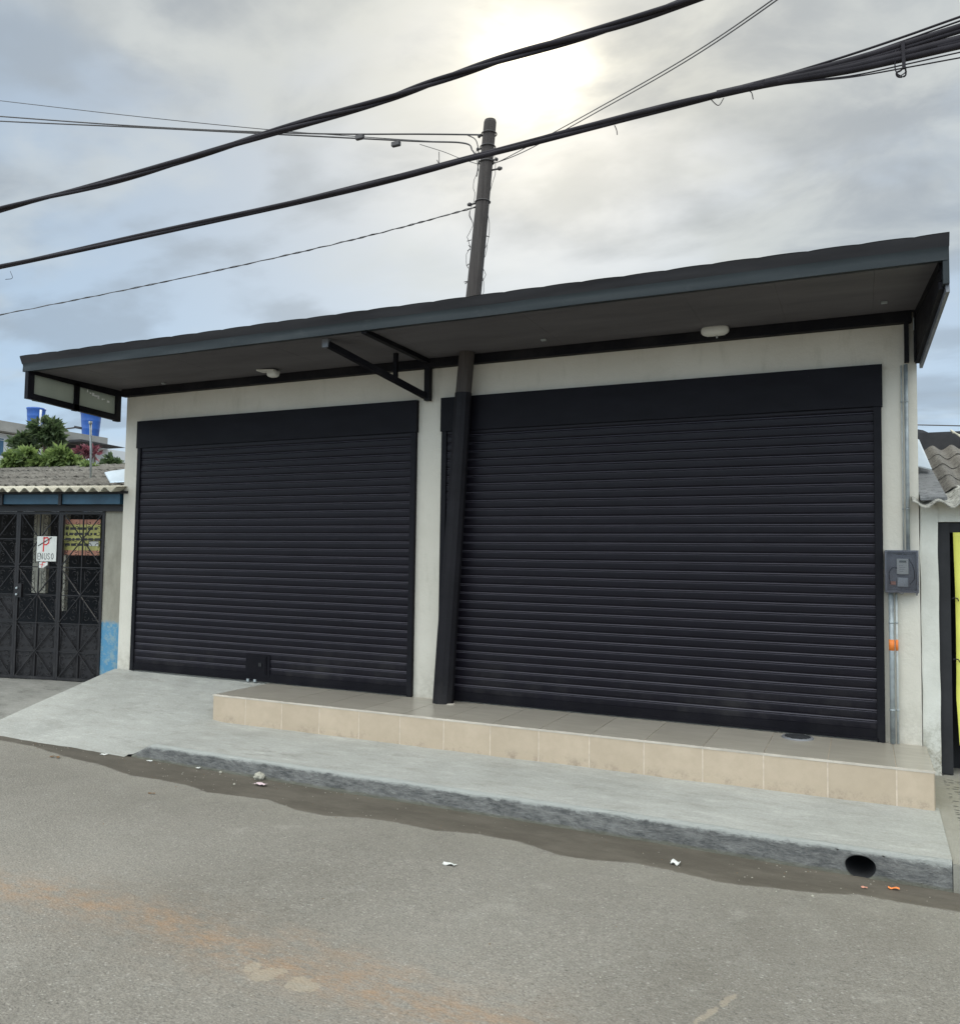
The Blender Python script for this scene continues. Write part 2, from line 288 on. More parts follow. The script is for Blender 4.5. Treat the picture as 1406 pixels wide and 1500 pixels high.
# ------------------------------------------------------------------ helpers
def tag(o, label=None, cat=None, group=None, kind=None):
    for k, v in (('label', label), ('category', cat), ('group', group), ('kind', kind)):
        if v: o[k] = v
    return o
def empty(name, loc, label, cat, group=None, rz=0):
    o = bpy.data.objects.new(name, None); o.empty_display_size = .1; C.objects.link(o); o.location = loc; o.rotation_euler.z = rz
    return tag(o, label, cat, group)
class MB:
    """collects geometry in world coordinates, links it as one mesh"""
    def __init__(s): s.v = []; s.f = []; s.mi = []; s.tone = []; s.sm = []; s.marks = []
    def add(s, vs, fs, mi=0, tone=0, smooth=False):
        b = len(s.v); s.marks.append((b, len(s.f))); s.v += [tuple(p) for p in vs]
        for f in fs: s.f.append(tuple(b+i for i in f)); s.mi.append(mi); s.tone.append(tone); s.sm.append(smooth)
        return s
    def box(s, a, b, mi=0, tone=0, M4=None):
        x0, y0, z0 = [min(a[i], b[i]) for i in range(3)]; x1, y1, z1 = [max(a[i], b[i]) for i in range(3)]
        vs = [(x, y, z) for z in (z0, z1) for y in (y0, y1) for x in (x0, x1)]
        if M4 is not None: vs = [M4 @ Vector(p) for p in vs]
        return s.add(vs, [(0,2,3,1), (4,5,7,6), (0,1,5,4), (2,6,7,3), (0,4,6,2), (1,3,7,5)], mi, tone)
    def quadbox(s, pts, n, th, mi=0):
        """polygon pts extruded along n by th"""
        n = Vector(n).normalized()*th; k = len(pts); a = [Vector(p) for p in pts]; b = [p+n for p in a]
        return s.add(a+b, [tuple(range(k))[::-1], tuple(range(k, 2*k))] + [(i, (i+1) % k, k+(i+1) % k, k+i) for i in range(k)], mi)
    def bar(s, p, q, w, h=None, up=(0,0,1), mi=0):
        p, q = Vector(p), Vector(q); d = (q-p).normalized(); u = Vector(up)
        if abs(d.dot(u)) > .98: u = Vector((0,1,0))
        r = d.cross(u).normalized(); u = r.cross(d); h = h or w
        vs = [c + r*(sx*w/2) + u*(sz*h/2) for c in (p, q) for sx, sz in ((-1,-1), (1,-1), (1,1), (-1,1))]
        return s.add(vs, [(0,3,2,1), (4,5,6,7), (0,1,5,4), (1,2,6,5), (2,3,7,6), (3,0,4,7)], mi)
    def tube(s, pts, r, n=8, mi=0, caps=True):
        pts = [Vector(p) for p in pts]; rs = r if isinstance(r, (list, tuple)) else [r]*len(pts); vs = []
        ref = Vector((0, 0, 1)); d0 = (pts[-1]-pts[0]).normalized()
        if abs(d0.z) > .9: ref = Vector((1, 0, 0))
        for i, p in enumerate(pts):
            d = (pts[min(i+1, len(pts)-1)] - pts[max(i-1, 0)]).normalized(); a = d.cross(ref)
            if a.length < 1e-4: a = d.cross(Vector((0, 1, 0)))
            a.normalize(); b = d.cross(a)
            vs += [p + (a*math.cos(2*PI*k/n) + b*math.sin(2*PI*k/n))*rs[i] for k in range(n)]
        fs = [(i*n+k, i*n+(k+1) % n, (i+1)*n+(k+1) % n, (i+1)*n+k) for i in range(len(pts)-1) for k in range(n)]
        s.add(vs, fs, mi, 0, True)
        if caps: b = len(s.v)-len(vs); s.f += [tuple(b+k for k in range(n))[::-1], tuple(b+len(vs)-n+k for k in range(n))]; s.mi += [mi, mi]; s.tone += [0, 0]; s.sm += [False]*2
        return s
    def grid(s, fn, nu, nv, mi=0, smooth=True):
        vs = [fn(i/nu, j/nv) for j in range(nv+1) for i in range(nu+1)]
        return s.add(vs, [(j*(nu+1)+i, j*(nu+1)+i+1, (j+1)*(nu+1)+i+1, (j+1)*(nu+1)+i) for j in range(nv) for i in range(nu)], mi, 0, smooth)
    def build(s, name, mats, parent=None, bevel=0):
        me = bpy.data.meshes.new(name); o = bpy.data.objects.new(name, me); C.objects.link(o)
        loc = Vector((0, 0, 0))
        if parent is not None: o.parent = parent; loc = Vector(parent.get('_w', (0, 0, 0))) if False else world_loc(parent)
        me.from_pydata([tuple(Vector(p)-loc) for p in s.v], [], s.f)
        for mt in (mats if isinstance(mats, (list, tuple)) else [mats]): me.materials.append(M[mt])
        me.polygons.foreach_set('material_index', s.mi); me.polygons.foreach_set('use_smooth', s.sm)
        if any(s.tone): at = me.attributes.new('tone', 'FLOAT', 'FACE'); at.data.foreach_set('value', s.tone)
        me.validate(); me.update()
        if bevel:
            bm = bmesh.new(); bm.from_mesh(me); bmesh.ops.bevel(bm, geom=bm.edges[:], offset=bevel, segments=2, affect='EDGES', clamp_overlap=True); bm.to_mesh(me); bm.free()
        return o
def build_each(q, name, mat, parent):
    """one mesh per added piece"""
    mk = q.marks+[(len(q.v), len(q.f))]
    for (a, fa), (b, fb) in zip(mk[:-1], mk[1:]):
        p_ = MB(); p_.v = q.v[a:b]; p_.f = [tuple(i-a for i in f_) for f_ in q.f[fa:fb]]; p_.mi = q.mi[fa:fb]; p_.tone = q.tone[fa:fb]; p_.sm = q.sm[fa:fb]; p_.build(name, mat, parent)
def world_loc(o):
    v = Vector((0, 0, 0))
    while o is not None: v += o.location; o = o.parent
    return v
def own(name, mb, mats, label, cat, group=None, kind=None, bevel=0):
    return tag(mb.build(name, mats, None, bevel), label, cat, group, kind)
def nz(x, y, z=0, s=1.0): return mn.noise(Vector((x*s, y*s, z*s)))

# ------------------------------------------------------------------ heights of the ground
def road_z(x): return -.4325 - .0052*(x-.4)
def sm(a, b, x):
    t_ = max(0, min(1, (x-a)/(b-a))); return t_*t_*(3-2*t_)
# near road: fine grid with stain attributes
def seg_dist(P, poly):
    best = np.full(len(P), 1e9); sgn = None
    for a, b in zip(poly[:-1], poly[1:]):
        a = np.array(a); b = np.array(b); ab = b-a; t_ = np.clip(((P-a)@ab)/(ab@ab), 0, 1)
        best = np.minimum(best, np.linalg.norm(P-(a+t_[:, None]*ab), axis=1))
    return best
def gp(x, y): p = on(x, y, 2, -.42); return (p.x, p.y)
X0, X1, Y0, Y1 = -10.5, 4.0, -6.2, -1.594
nx, ny = 560, 190
xs = np.linspace(X0, X1, nx+1); ys = np.linspace(Y0, Y1, ny+1)
gx, gy = np.meshgrid(xs, ys); P2 = np.stack([gx.ravel(), gy.ravel()], 1)
edge = [(-12, -1.75)] + [gp(*q) for q in ((0,1087), (50,1096), (100,1113), (149,1124), (189,1139), (234,1145), (279,1154), (304,1164), (348,1168), (393,1173), (433,1188), (478,1197), (528,1198), (582,1206), (637,1218), (697,1222), (760,1233), (820,1253), (866,1260), (926,1263), (991,1276), (1052,1291), (1152,1301), (1202,1306), (1257,1307), (1318,1318), (1403,1332))] + [(4.5, -2.1)]
ex = np.array([p[0] for p in edge]); ey = np.array([p[1] for p in edge])
ye = np.interp(P2[:, 0], ex, ey); dl = P2[:, 1]-ye
wetv = np.clip(.5 + dl/.09, 0, 1); wetv *= np.clip((P2[:, 0]+8.2)/1.0, 0, 1)
dustv = np.exp(-np.clip(-dl, 0, 9)/.28)*.9
wetv = np.maximum(wetv, np.clip(1.1-(-1.6-P2[:, 1])/.04, 0, 1)*.0)
rust1 = [gp(*q) for q in ((-60,1296), (0,1309), (60,1314), (125,1329), (200,1344), (259,1359), (318,1388), (378,1408), (448,1428), (523,1448), (598,1473), (672,1490), (760,1520))]
rust2 = [gp(*q) for q in ((428,1369), (498,1398), (548,1421), (598,1433))]
rustv = np.exp(-(seg_dist(P2, rust1)/.11)**2) + .5*np.exp(-(seg_dist(P2, rust2)/.06)**2) + .35*np.exp(-(seg_dist(P2, rust1)/.3)**2)
rustv += .5*np.exp(-(seg_dist(P2, [gp(700, 1400), gp(780, 1412)])/.1)**2)*0
palev = np.zeros(len(P2))
for q, r in (((370,1423), .035), ((385,1433), .05), ((436,1446), .045), ((455,1452), .035), ((412,1428), .025)):
    palev = np.maximum(palev, np.exp(-((P2-np.array(gp(*q)))**2).sum(1)/(2*r*r)))
palev = np.maximum(palev, .75*np.exp(-(seg_dist(P2, [gp(1076, 1458), gp(1052, 1478), gp(1015, 1502)])/.022)**2))
scuff = np.zeros(len(P2))
for q, r in (((740,1330), .16), ((800,1300), .1), ((690,1345), .1), ((1310,1470), .13), ((1270,1460), .1), ((760,1375), .1), ((420,1215), .12), ((350,1220), .12), ((1080,1340), .12), ((1040,1190), .05), ((930,1290), .1), ((190,1225), .1)):
    scuff = np.maximum(scuff, .62*np.exp(-((P2-np.array(gp(*q)))**2).sum(1)/(2*r*r)))
me = bpy.data.meshes.new('road'); zz = road_z(P2[:, 0]) - .012*np.clip((P2[:, 1]+2.1)/.5, -1, 1)
vv = [(float(a), float(b), float(z)+.004*nz(a, b, 3, .9)+.002*nz(a, b, 0, 5)) for (a, b), z in zip(P2, zz)]
ff = [(j*(nx+1)+i, j*(nx+1)+i+1, (j+1)*(nx+1)+i+1, (j+1)*(nx+1)+i) for j in range(ny) for i in range(nx)]
# the rest of the road, coarser, up to the same edges
k0 = len(vv)
zc = lambda x, y: float(road_z(x)) - .012*max(-1, min(1, (y+2.1)/.5))
def strip(xa, xb, ya, yb, n):
    b = len(vv)
    for j in (0, 1):
        for i in range(n+1):
            x = xa+(xb-xa)*i/n; y = (ya, yb)[j]; vv.append((x, y, zc(x, y)))
    for i in range(n): ff.append((b+i, b+i+1, b+n+2+i, b+n+1+i))
strip(-70, X0, -9.5, Y1, 20); strip(X1, 70, -9.5, Y1, 20); strip(X0, X1, -9.5, Y0, 10)
me.from_pydata(vv, [], ff); me.materials.append(M['road']); me.polygons.foreach_set('use_smooth', [True]*len(ff))
for nm, a in (('wet', wetv), ('dust', dustv), ('rust', rustv), ('pale', palev), ('scuff', scuff)):
    at = me.attributes.new(nm, 'FLOAT', 'POINT'); full = np.zeros(len(vv), 'f'); full[:k0] = a; at.data.foreach_set('value', full)
me.update(); road = bpy.data.objects.new('road', me); C.objects.link(road); tag(road, kind='structure')

g = MB(); g.add([(-400, -400, -.95), (400, -400, -.95), (400, 400, -.95), (-400, 400, -.95)], [(0,1,2,3)])
tag(g.build('ground', 'ground'), kind='structure')

# pavement, ramp
def pave_z(y): return -.24 - .052*(abs(y)-.78) - (.02*max(0, abs(y)-1.5))
def ramp_z(y): return -.004-.252*abs(y)
def blend(x): return sm(-5.62, -5.30, x)
def walk(x, y):
    b = blend(x); z = ramp_z(y)*(1-b) + pave_z(y)*b
    return z + .004*nz(x, y, 1, 2.5) + .0015*nz(x, y, 1, 11)
p = MB(); p.grid(lambda u, v: (lambda x, y: (x, y, walk(x, y)))(-5.62+u*(5.62+.412), -1.575+v*(1.575-.72)), 240, 36)
tag(p.build('pavement', 'pave'), kind='structure')
p = MB()
def rfn(u, v):
    y = -1.66*(1-v); xl = -7.60; x = xl + u*(-5.62-xl)
    return (x, y, walk(x, y))
p.grid(rfn, 90, 60)
# sliver of ramp against the end of the tiled step
p.grid(lambda u, v: (lambda x, y: (x, y, (ramp_z(y)+.004*nz(x, y, 1, 2.5))*(1-sm(-.45, -.78, y))+walk(x, y)*sm(-.45, -.78, y)))(-5.62+u*.20, -.79*(1-v)), 6, 20)
p.quadbox([(-7.60, 0, -.004), (-7.60, -1.66, ramp_z(-1.66)), (-7.60, -1.66, -.6), (-7.60, 0, -.6)], (1, 0, 0), .02)
# ramp toe going down under the road
p.grid(lambda u, v: (lambda x: (x, -1.66-.05*v, ramp_z(-1.66)-.06*v))(-7.6+u*(2.3)), 30, 1)
tag(p.build('ramp', 'pave'), kind='structure')

# kerb with drain mouth
kb = MB()
def kerb_y(x, z): return -1.603 + .006*nz(x, z, 2, 3) + .003*nz(x, z, 7, 16) + .0015*nz(x, z, 9, 45)
def kfn_for(xa, xb):
    def fn(u, v):
        x = xa+u*(xb-xa); zt = walk(x, -1.570)-.0005
        if v < .2:
            a = (v/.2)*PI/2; y = -1.570-.033*math.sin(a); z = zt-.022*(1-math.cos(a)); y += .003*nz(x, z, 2, 12)*math.sin(a)
        else:
            w = (v-.2)/.8; z = (zt-.022)*(1-w) + w*-.50; z = min(z, zt-.022); y = kerb_y(x, z)
            if w > .001: pass
        if zt < -.36: y = y + (.02)
        return (x, y, z)
    return fn
HX, HZ = -.033, -.384
kb.grid(kfn_for(-5.58, HX-.12), 420, 20); kb.grid(kfn_for(HX+.12, .410), 26, 20)
# end return at right
kb.add([(.410, -1.6, walk(.4, -1.575)-.02), (.410, -1.6, -.5), (.410, -1.2, -.5), (.410, -1.2, walk(.4, -1.2)-.01)], [(0,1,2,3)])
n = 48; zt0 = walk(HX, -1.570)-.0005
ring = []; outer = []
for k in range(n):
    a = 2*PI*k/n; ring.append((HX+.077*math.cos(a)*(1+.03*math.sin(3*a)), HZ+.062*math.sin(a)*(1+.04*math.cos(2*a))))
    ca, sa = math.cos(a), math.sin(a); hx = .12; zt = zt0-.022-HZ; zb = HZ+.50
    sc = min(hx/max(1e-6, abs(ca)), (zt if sa > 0 else zb)/max(1e-6, abs(sa))); outer.append((HX+ca*sc, HZ+sa*sc))
L = 5; vs = []
for l in range(L+1):
    for k in range(n):
        x = ring[k][0]+(outer[k][0]-ring[k][0])*l/L; z = ring[k][1]+(outer[k][1]-ring[k][1])*l/L
        vs.append((x, kerb_y(x, z) + (.006 if l == 0 else 0), z))
kb.add(vs, [(l*n+k, l*n+(k+1) % n, (l+1)*n+(k+1) % n, (l+1)*n+k) for l in range(L) for k in range(n)], 0, 0, True)
kb.grid(lambda u, v: (lambda x, a: (x, -1.570-.033*math.sin(a), walk(x, -1.570)-.0005-.022*(1-math.cos(a))))(HX-.12+.24*u, v*PI/2), 20, 5)
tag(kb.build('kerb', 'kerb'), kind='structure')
dp = MB(); vs = []
for y in (-1.60, -.95):
    for k in range(n): vs.append((ring[k][0]+(.0 if y < -1.5 else -.02), y, ring[k][1]))
dp.add(vs, [(k, (k+1) % n, n+(k+1) % n, n+k) for k in range(n)] + [tuple(range(n, 2*n))], 0, 0, True)
own('drain_pipe', dp, 'dark', 'round dark drain pipe mouth in the kerb face', 'drain pipe')

# neighbour's pavement on the right and forecourt on the left
t = NT('stamped_pavement'); t.m.name = 'stamped_pavement'
base = t.ramp(t.noise(3, 7, .75), [(.3, (.22, .205, .17, 1)), (.7, (.30, .285, .245, 1))])
sx = t.n('ShaderNodeSeparateXYZ'); t.link(t.coord(), sx.inputs[0])
st = t.n('ShaderNodeTexVoronoi'); st.inputs['Scale'].default_value = 1; t.link(t.coord((16, 38, 1), (0, 0, .15)), st.inputs['Vector'])
mk = t.math('MULTIPLY', t.mask(st.outputs['Distance'], .42, .30), t.mask(t.math('ADD', sx.outputs['X'], t.math('MULTIPLY', sx.outputs['Y'], .02)), .475, .50))
mk = t.math('MULTIPLY', mk, t.mask(sx.outputs['Y'], -1.2, -1.1))
mk = t.math('MULTIPLY', mk, t.mask(sx.outputs['Y'], .0, -.1))
t.col(t.mix(t.math('MULTIPLY', mk, .85), base, (.055, .052, .05))).rough(.9); t.bump(t.math('SUBTRACT', t.noise(20, 6, .7), mk), .7, .012); M['stamped'] = t.m
p = MB()
def nfn(u, v):
    x = (.4135 if v < .42 else .38)+u*4.5; y = -1.60+v*1.9; z = -.292 + .09*(y+1.6)/1.6*1.0*(1 if y > -1.6 else 0)
    return (x, y, min(z, -.195)+.004*nz(x, y, 0, 4))
p.grid(nfn, 110, 50)
p.grid(lambda u, v: (.4135+u*4.5, -1.60-.004+.004*nz(u*4.5, v, 0, 5), -.292-.25*v), 60, 8)
p.add([(.418, -1.6, -.292), (.418, .3, -.2), (.418, .3, -.6), (.418, -1.6, -.6)], [(0,1,2,3)])
tag(p.build('pavement', 'stamped'), kind='structure')
p = MB()
p.grid(lambda u, v: (lambda x, y: (x, y, -.203 - .19*sm(.0, -1.7, y) + .006*nz(x, y, 0, 2)))(-16+u*8.4, -1.70+v*2.5), 90, 40)
tag(p.build('forecourt', 'pad'), kind='structure')

# ------------------------------------------------------------------ tiled step
st = MB()
xe = [-5.44, -5.062] + [-5.062+.4042*k for k in range(1, 13)] + [.175, .388]
xe = [-5.44, -5.062, -4.657, -4.257, -3.854, -3.457, -3.054, -2.647, -2.245, -1.847, -1.441, -1.029, -.627, -.228, .175, .388]
step = empty('tiled_step', (-2.5, -.4, -.24), 'long beige tiled step running in front of the shutters', 'step')
st.box((-5.436, -.7885, -.30), (.384, .02, -.006)); st.build('grout_bed', 'grout', step)
ft = MB()
for i in range(len(xe)-1):
    ft.box((xe[i]+.004, -.790, -.243), (xe[i+1]-.004, -.775, -.012), 0, random.random()*.9)
ft.box((-5.442, -.774, -.243), (-5.430, -.004, -.010), 0, .3); ft.box((.376, -.774, -.243), (.390, -.004, -.010), 0, .5)
ft.build('riser_tiles', 'tilef', step)
tt = MB(); g0 = .0025
for i in range(len(xe)-1):
    a, b = xe[i], xe[i+1]
    tt.box((a+g0, -.783, -.012), (b-g0, -.005, .0005*random.random()), 0, random.random())
tt.build('tread_tiles', 'tilet', step)
tr = MB(); tr.box((-5.444, -.7925, -.0115), (.392, -.7835, .0035)); tr.build('edge_trim', 'trim', step)
# drain cover
dc = empty('drain_cover', (-.455, -.145, .002), 'round grey drain cover half under the right shutter', 'drain cover')
d = MB(); c0 = Vector((-.455, -.145, .001)); n = 40
d.add([c0+Vector((.112*math.cos(2*PI*k/n), .112*math.sin(2*PI*k/n), .0)) for k in range(n)] + [c0+Vector((.108*math.cos(2*PI*k/n), .108*math.sin(2*PI*k/n), .009)) for k in range(n)],
      [(k, (k+1) % n, n+(k+1) % n, n+k) for k in range(n)] + [tuple(range(n, 2*n))])
d.build('rim', 'boxgrey', dc)
d = MB()
for k in range(-4, 5): w = math.sqrt(.095**2-(k*.021)**2)*.95; d.box((c0.x-w, c0.y+k*.021-.005, .0105), (c0.x+w, c0.y+k*.021+.005, .014))
d.build('grating', 'dark', dc)

# ------------------------------------------------------------------ shop building
shop = empty('shop_building', (-3.6, 4, 0), 'single storey shop with cream walls, two black shutters and dark flat canopy', 'building')
XL, XR = -7.575, .366
w = MB()
def wbox(a, b): w.box(a, b)
wbox((XL, .012, -.6), (XR, 7.8, 3.16))
w.build('wall', 'wall', shop)
def shutter(xa, xb, casing_z, hatch=None):
    r = bpy.data.objects.new('roller_shutter', None); C.objects.link(r); r.parent = shop; r.location = Vector(((xa+xb)/2, 0, 0)) - world_loc(shop)
    # curtain
    cu = MB(); pitch = .0752; prof = [(0, -.0095), (.12, -.0118), (.35, -.0126), (.55, -.0126), (.62, -.0122), (.675, -.0116), (.735, -.0050), (.74, .005), (.79, .005), (.795, -.0108), (.83, -.0102), (.925, -.0048), (.93, .001), (.978, .001)]
    zs = []; k = 0; z0 = .085
    while z0 + k*pitch < casing_z+.03:
        for f, y in prof: zs.append((z0+(k+f)*pitch, y, k))
        k += 1
    nxs = 70; x0, x1 = xa+.05, xb-.05
    def fn(u, v):
        z, y, kk = zs[int(round(v*(len(zs)-1)))]; x = x0+u*(x1-x0)
        return (x, -.004+y+.0035*nz(x, kk*.30, 5, 1.4)+.0022*nz(x, kk*3.1, 1, 1.1)-.006*max(0, nz(x, kk*.2, 8, 1.9)-.35), z+.0028*nz(x, kk*.7, 9, .8))
    cu.grid(fn, nxs, len(zs)-1, 0, False)
    # soften along the length only
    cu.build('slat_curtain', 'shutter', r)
    b = MB(); b.box((x0, -.022, .012), (x1, .006, .092)); b.box((x0, -.030, .010), (x1, -.0215, .032)); b.build('bottom_bar', 'hood', r, .003)
    for s_, xx in ((0, xa), (1, xb)):
        q = MB()
        if s_ == 0: q.box((xx+.008, -.030, .002), (xx+.062, .010, casing_z))
        else: q.box((xx-.062, -.030, .002), (xx-.008, .010, casing_z))
        q.build('side_guide', 'frame', r, .003)
    h = MB(); h.grid(lambda u, v: (xa+u*(xb-xa), -.038+.0035*nz(u*(xb-xa), v, 2, 1.3), casing_z+.001+v*(2.76-casing_z)), 60, 8)
    h.box((xa, -.036, casing_z), (xb, .010, 2.7615)); h.build('hood', 'hood', r)
    if hatch:
        (ha, hb, hza, hzb) = hatch
        q = MB(); q.box((ha, -.024, hza), (hb, -.018, hzb)); q.box((ha+.035, -.028, hza+.03), (hb-.055, -.0235, hzb-.035)); q.box((hb-.048, -.030, hza+.02), (hb-.038, -.023, hzb-.02)); q.build('lock_hatch', 'hood', r, .002)
        q = MB(); cx, cz = ha+.62*(hb-ha), (hza+hzb)/2+.01; q.box((cx-.018, -.036, cz-.018), (cx+.018, -.029, cz+.018)); q.build('lock', 'dark', r)
        q = MB()
        for dx in (.03, .12): q.box((ha+dx, -.040, .004), (ha+dx+.028, -.022, .03))
        build_each(q, 'latch', 'zincdull', r)
    return r
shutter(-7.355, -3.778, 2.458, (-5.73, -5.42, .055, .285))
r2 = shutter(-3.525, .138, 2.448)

# canopy
can = bpy.data.objects.new('canopy', None); C.objects.link(can); can.parent = shop; can.location = Vector((-3.6, -.6, 3.15)) - world_loc(shop)
CL, CR, YF = -7.75, .475, -1.155
f = MB(); f.grid(lambda u, v: (CL+u*(CR-CL), YF+.004*nz(u*8, v, 1, 2.1)-.006*(v > .9), 3.118+.004*nz(u*8, 0, 4, 1.1)+v*.082), 160, 4, 0, True)
f.box((CL, YF+.006, 3.122), (CR, YF+.02, 3.20)); f.add([(CL, YF, 3.118), (CR, YF, 3.118), (CR, YF+.06, 3.124), (CL, YF+.06, 3.124)], [(0,3,2,1)]); f.build('fascia', 'fascia', can)
f = MB()
def ffn(u, v):
    x = CL-.01+u*(CR-CL+.02); s_ = abs(math.sin(x*PI/.30))**.5
    zt = 3.265 + .007*s_ + .006*nz(x, 0, 3, 1.2)
    return (x, YF-.004-.030*v+.004*nz(x, v, 6, 2), 3.199+v*(zt-3.199))
f.grid(ffn, 400, 4)
def ftop(u, v):
    x = CL-.01+u*(CR-CL+.02); a = ffn(u, 1); return (x, a[1]+v*.9, a[2]+.004+v*.02)
f.grid(ftop, 400, 2); f.build('roof_flashing', 'flashing', can)
f = MB()
bw = .60; x = CL+.03; k = 0
while x < CR-.03:
    x2 = min(CR-.03, x+bw); f.box((x+.0004, YF+.021, 3.136+.0008*(k % 2)*.6), (x2-.0004, .012, 3.156)); x = x2; k += 1
f.box((CL+.02, YF+.022, 3.1565), (CR-.02, .1, 3.165)); f.build('soffit', 'soffit', can)
f = MB(); f.box((XL-.02, -.062, 3.052), (XR-.03, .011, 3.1345)); f.build('wall_beam', 'frame', can, .004)
rf = MB(); rf.grid(lambda u, v: (CL+.02+u*(CR-CL-.04), YF+.05+v*9.1, 3.235+.02*v*0+.12*v+.012*math.cos((u*(CR-CL))*2*PI/.26)), 320, 6); rf.build('roof_sheet', 'flashing', can)
# side frames
def side(xc, glass):
    q = MB(); zb0, zb1, zt = 2.842, 2.79, 3.133; T = .05
    q.box((xc-T/2, YF+.004, zb0), (xc+T/2, YF+.075, 3.20)); q.box((xc-T/2, -.06, zb1-.01), (xc+T/2, .011, zt))
    q.quadbox([(xc-T/2, YF+.075, zb0), (xc-T/2, -.06, zb1), (xc-T/2, -.06, zb1+.065), (xc-T/2, YF+.075, zb0+.06)], (1,0,0), T)
    q.quadbox([(xc-T/2, YF+.075, zt-.03), (xc-T/2, -.06, zt-.07), (xc-T/2, -.06, zt+.002), (xc-T/2, YF+.075, zt+.002)], (1,0,0), T)
    q.box((xc-T/2, -.60, zb1+.02), (xc+T/2, -.54, zt-.02)); q.build('side_frame', 'frame', can)
    for ya, yb in ((YF+.075, -.60), (-.54, -.06)):
        q = MB(); q.box((xc-.004, ya, 2.83), (xc+.004, yb, 3.12)); q.build('side_panel', glass, can)
side(-7.69, 'panel')
q = MB()
for (y, z, ww, hh) in ((-.43, 3.055, .012, .030), (-.385, 3.04, .02, .02), (-.36, 3.028, .03, .035), (-.325, 3.02, .045, .02), (-.29, 3.018, .02, .04), (-.23, 3.0, .012, .03), (-.205, 3.01, .018, .012), (-.165, 2.992, .03, .026)):
    for k in range(1): yy = y+random.uniform(-.008, .008); zz_ = z+random.uniform(-.008, .008); q.box((-7.686+.0004*k, yy-ww/2*random.uniform(.4, 1), zz_-hh/2*random.uniform(.6, 1.1)), (-7.6845+.0004*k, yy+ww/2*random.uniform(1.0, 1.6), zz_+hh/2*random.uniform(.6, 1.1)))
build_each(q, 'paint_smear', 'smear', can)
# right end: taller closed side
q = MB(); xc = .462
q.box((xc-.012, YF+.004, 2.975), (xc+.022, YF+.07, 3.225)); q.build('corner_post', 'fascia', can)
q = MB(); q.quadbox([(xc-.02, YF+.07, 3.134), (xc-.02, YF+.07, 3.02), (.352, -.04, 2.80), (.352, .011, 2.80), (.352, .011, 3.134)], (1, .09, 0), .012); q.build('side_panel', 'frame', can)
q = MB(); q.bar((xc-.014, YF+.07, 2.985), (.372, -.0, 2.775), .034, .05); q.bar((xc-.014, YF+.07, 3.115), (.37, -.07, 3.10), .03, .05); q.bar((.368, -.03, 2.76), (.368, -.03, 3.13), .04, .05); q.bar((.30, -.03, 2.76), (.30, -.03, 3.05), .03, .05); q.build('side_frame', 'frame', can)
q = MB(); q.bar((xc+.014, YF+.03, 2.965), (.392, -.0, 2.75), .020, .075); q.build('edge_flashing', 'edge', can)  # outer flashing in paler metal: its sky-lit look is put into the colour
q = MB(); q.box((.342, -.09, 2.98), (.347, -.08, 3.07)); q.build('steel_strap', 'zincdull', can)
# truss bracket
br = MB(); xb_ = -3.665
B0 = Vector((xb_, -.02, 2.79)); B1 = Vector((xb_, -.02, 3.13))
br.bar((xb_, -.03, 2.745), (xb_, -.03, 3.06), .055, .055, (0,1,0))
o1 = Vector((xb_-.18, -1.13, 3.09)); 
br.bar((xb_, -.01, 2.775), (xb_-.44, -1.0, 3.085), .05, .05)
br.bar((xb_, -.06, 3.112), (xb_, -1.13, 3.124), .05, .04)
br.bar((xb_-.155, -.36, 3.13), (xb_-.155, -.36, 2.885), .035, .035, (0,1,0))
br.build('truss_bracket', 'frame', can)
br = MB(); br.box((xb_-.49, -1.02, 3.06), (xb_-.43, -.975, 3.134)); br.build('mounting_plate', 'edge', can)
fx = MB()
for pxy in ((796, 497), (1295, 442), (240, 561)):
    c_ = on(*pxy, 2, 3.133); fx.box((c_.x-.02, c_.y-.015, 3.122), (c_.x+.02, c_.y+.015, 3.134))
build_each(fx, 'junction_plate', 'zincdull', can)

# lamps under the canopy
def rounded_lamp(name, c_, sx_, sy_, sz_, label):
    e = empty(name, c_, label, 'lamp', 'lamps under the canopy')
    q = MB(); nu, nv = 32, 14; vs = []
    def sp(u, v):
        a = 2*PI*u; b = -PI/2+PI*v; pw = lambda t_, e_: math.copysign(abs(t_)**e_, t_)
        return (c_.x+sx_*pw(math.cos(b), .6)*pw(math.cos(a), .7), c_.y+sy_*pw(math.cos(b), .6)*pw(math.sin(a), .7), c_.z+sz_*pw(math.sin(b), .8))
    q.grid(sp, nu, nv); q.build('lamp_shade', 'white', e)
    return e
c2 = on(1047, 484, 1, -.12); e = rounded_lamp('ceiling_lamp', c2, .108, .05, .042, 'white oval bulkhead lamp above the right shutter')
q = MB(); q.box((c2.x-.07, c2.y+.045, c2.z-.03), (c2.x+.07, -.061, c2.z+.03)); q.box((c2.x-.045, c2.y-.01, c2.z+.038), (c2.x-.005, c2.y+.03, c2.z+.052)); q.build('lamp_base', 'pvc', e)
q = MB(); q.box((c2.x+.01, c2.y-.01, c2.z-.062), (c2.x+.022, c2.y+.002, c2.z-.036)); q.build('pull_switch', 'pvc', e)
c1 = on(400, 547, 2, 3.09); e = rounded_lamp('ceiling_lamp', c1, .060, .05, .038, 'white round bulb lamp under the canopy above the left shutter')
q = MB(); q.quadbox([(c1.x-.17, c1.y-.05, 3.12), (c1.x+.04, c1.y-.05, 3.105), (c1.x+.04, c1.y+.05, 3.105), (c1.x-.17, c1.y+.05, 3.12)], (0,0,1), .015); q.build('lamp_base', 'white', e)

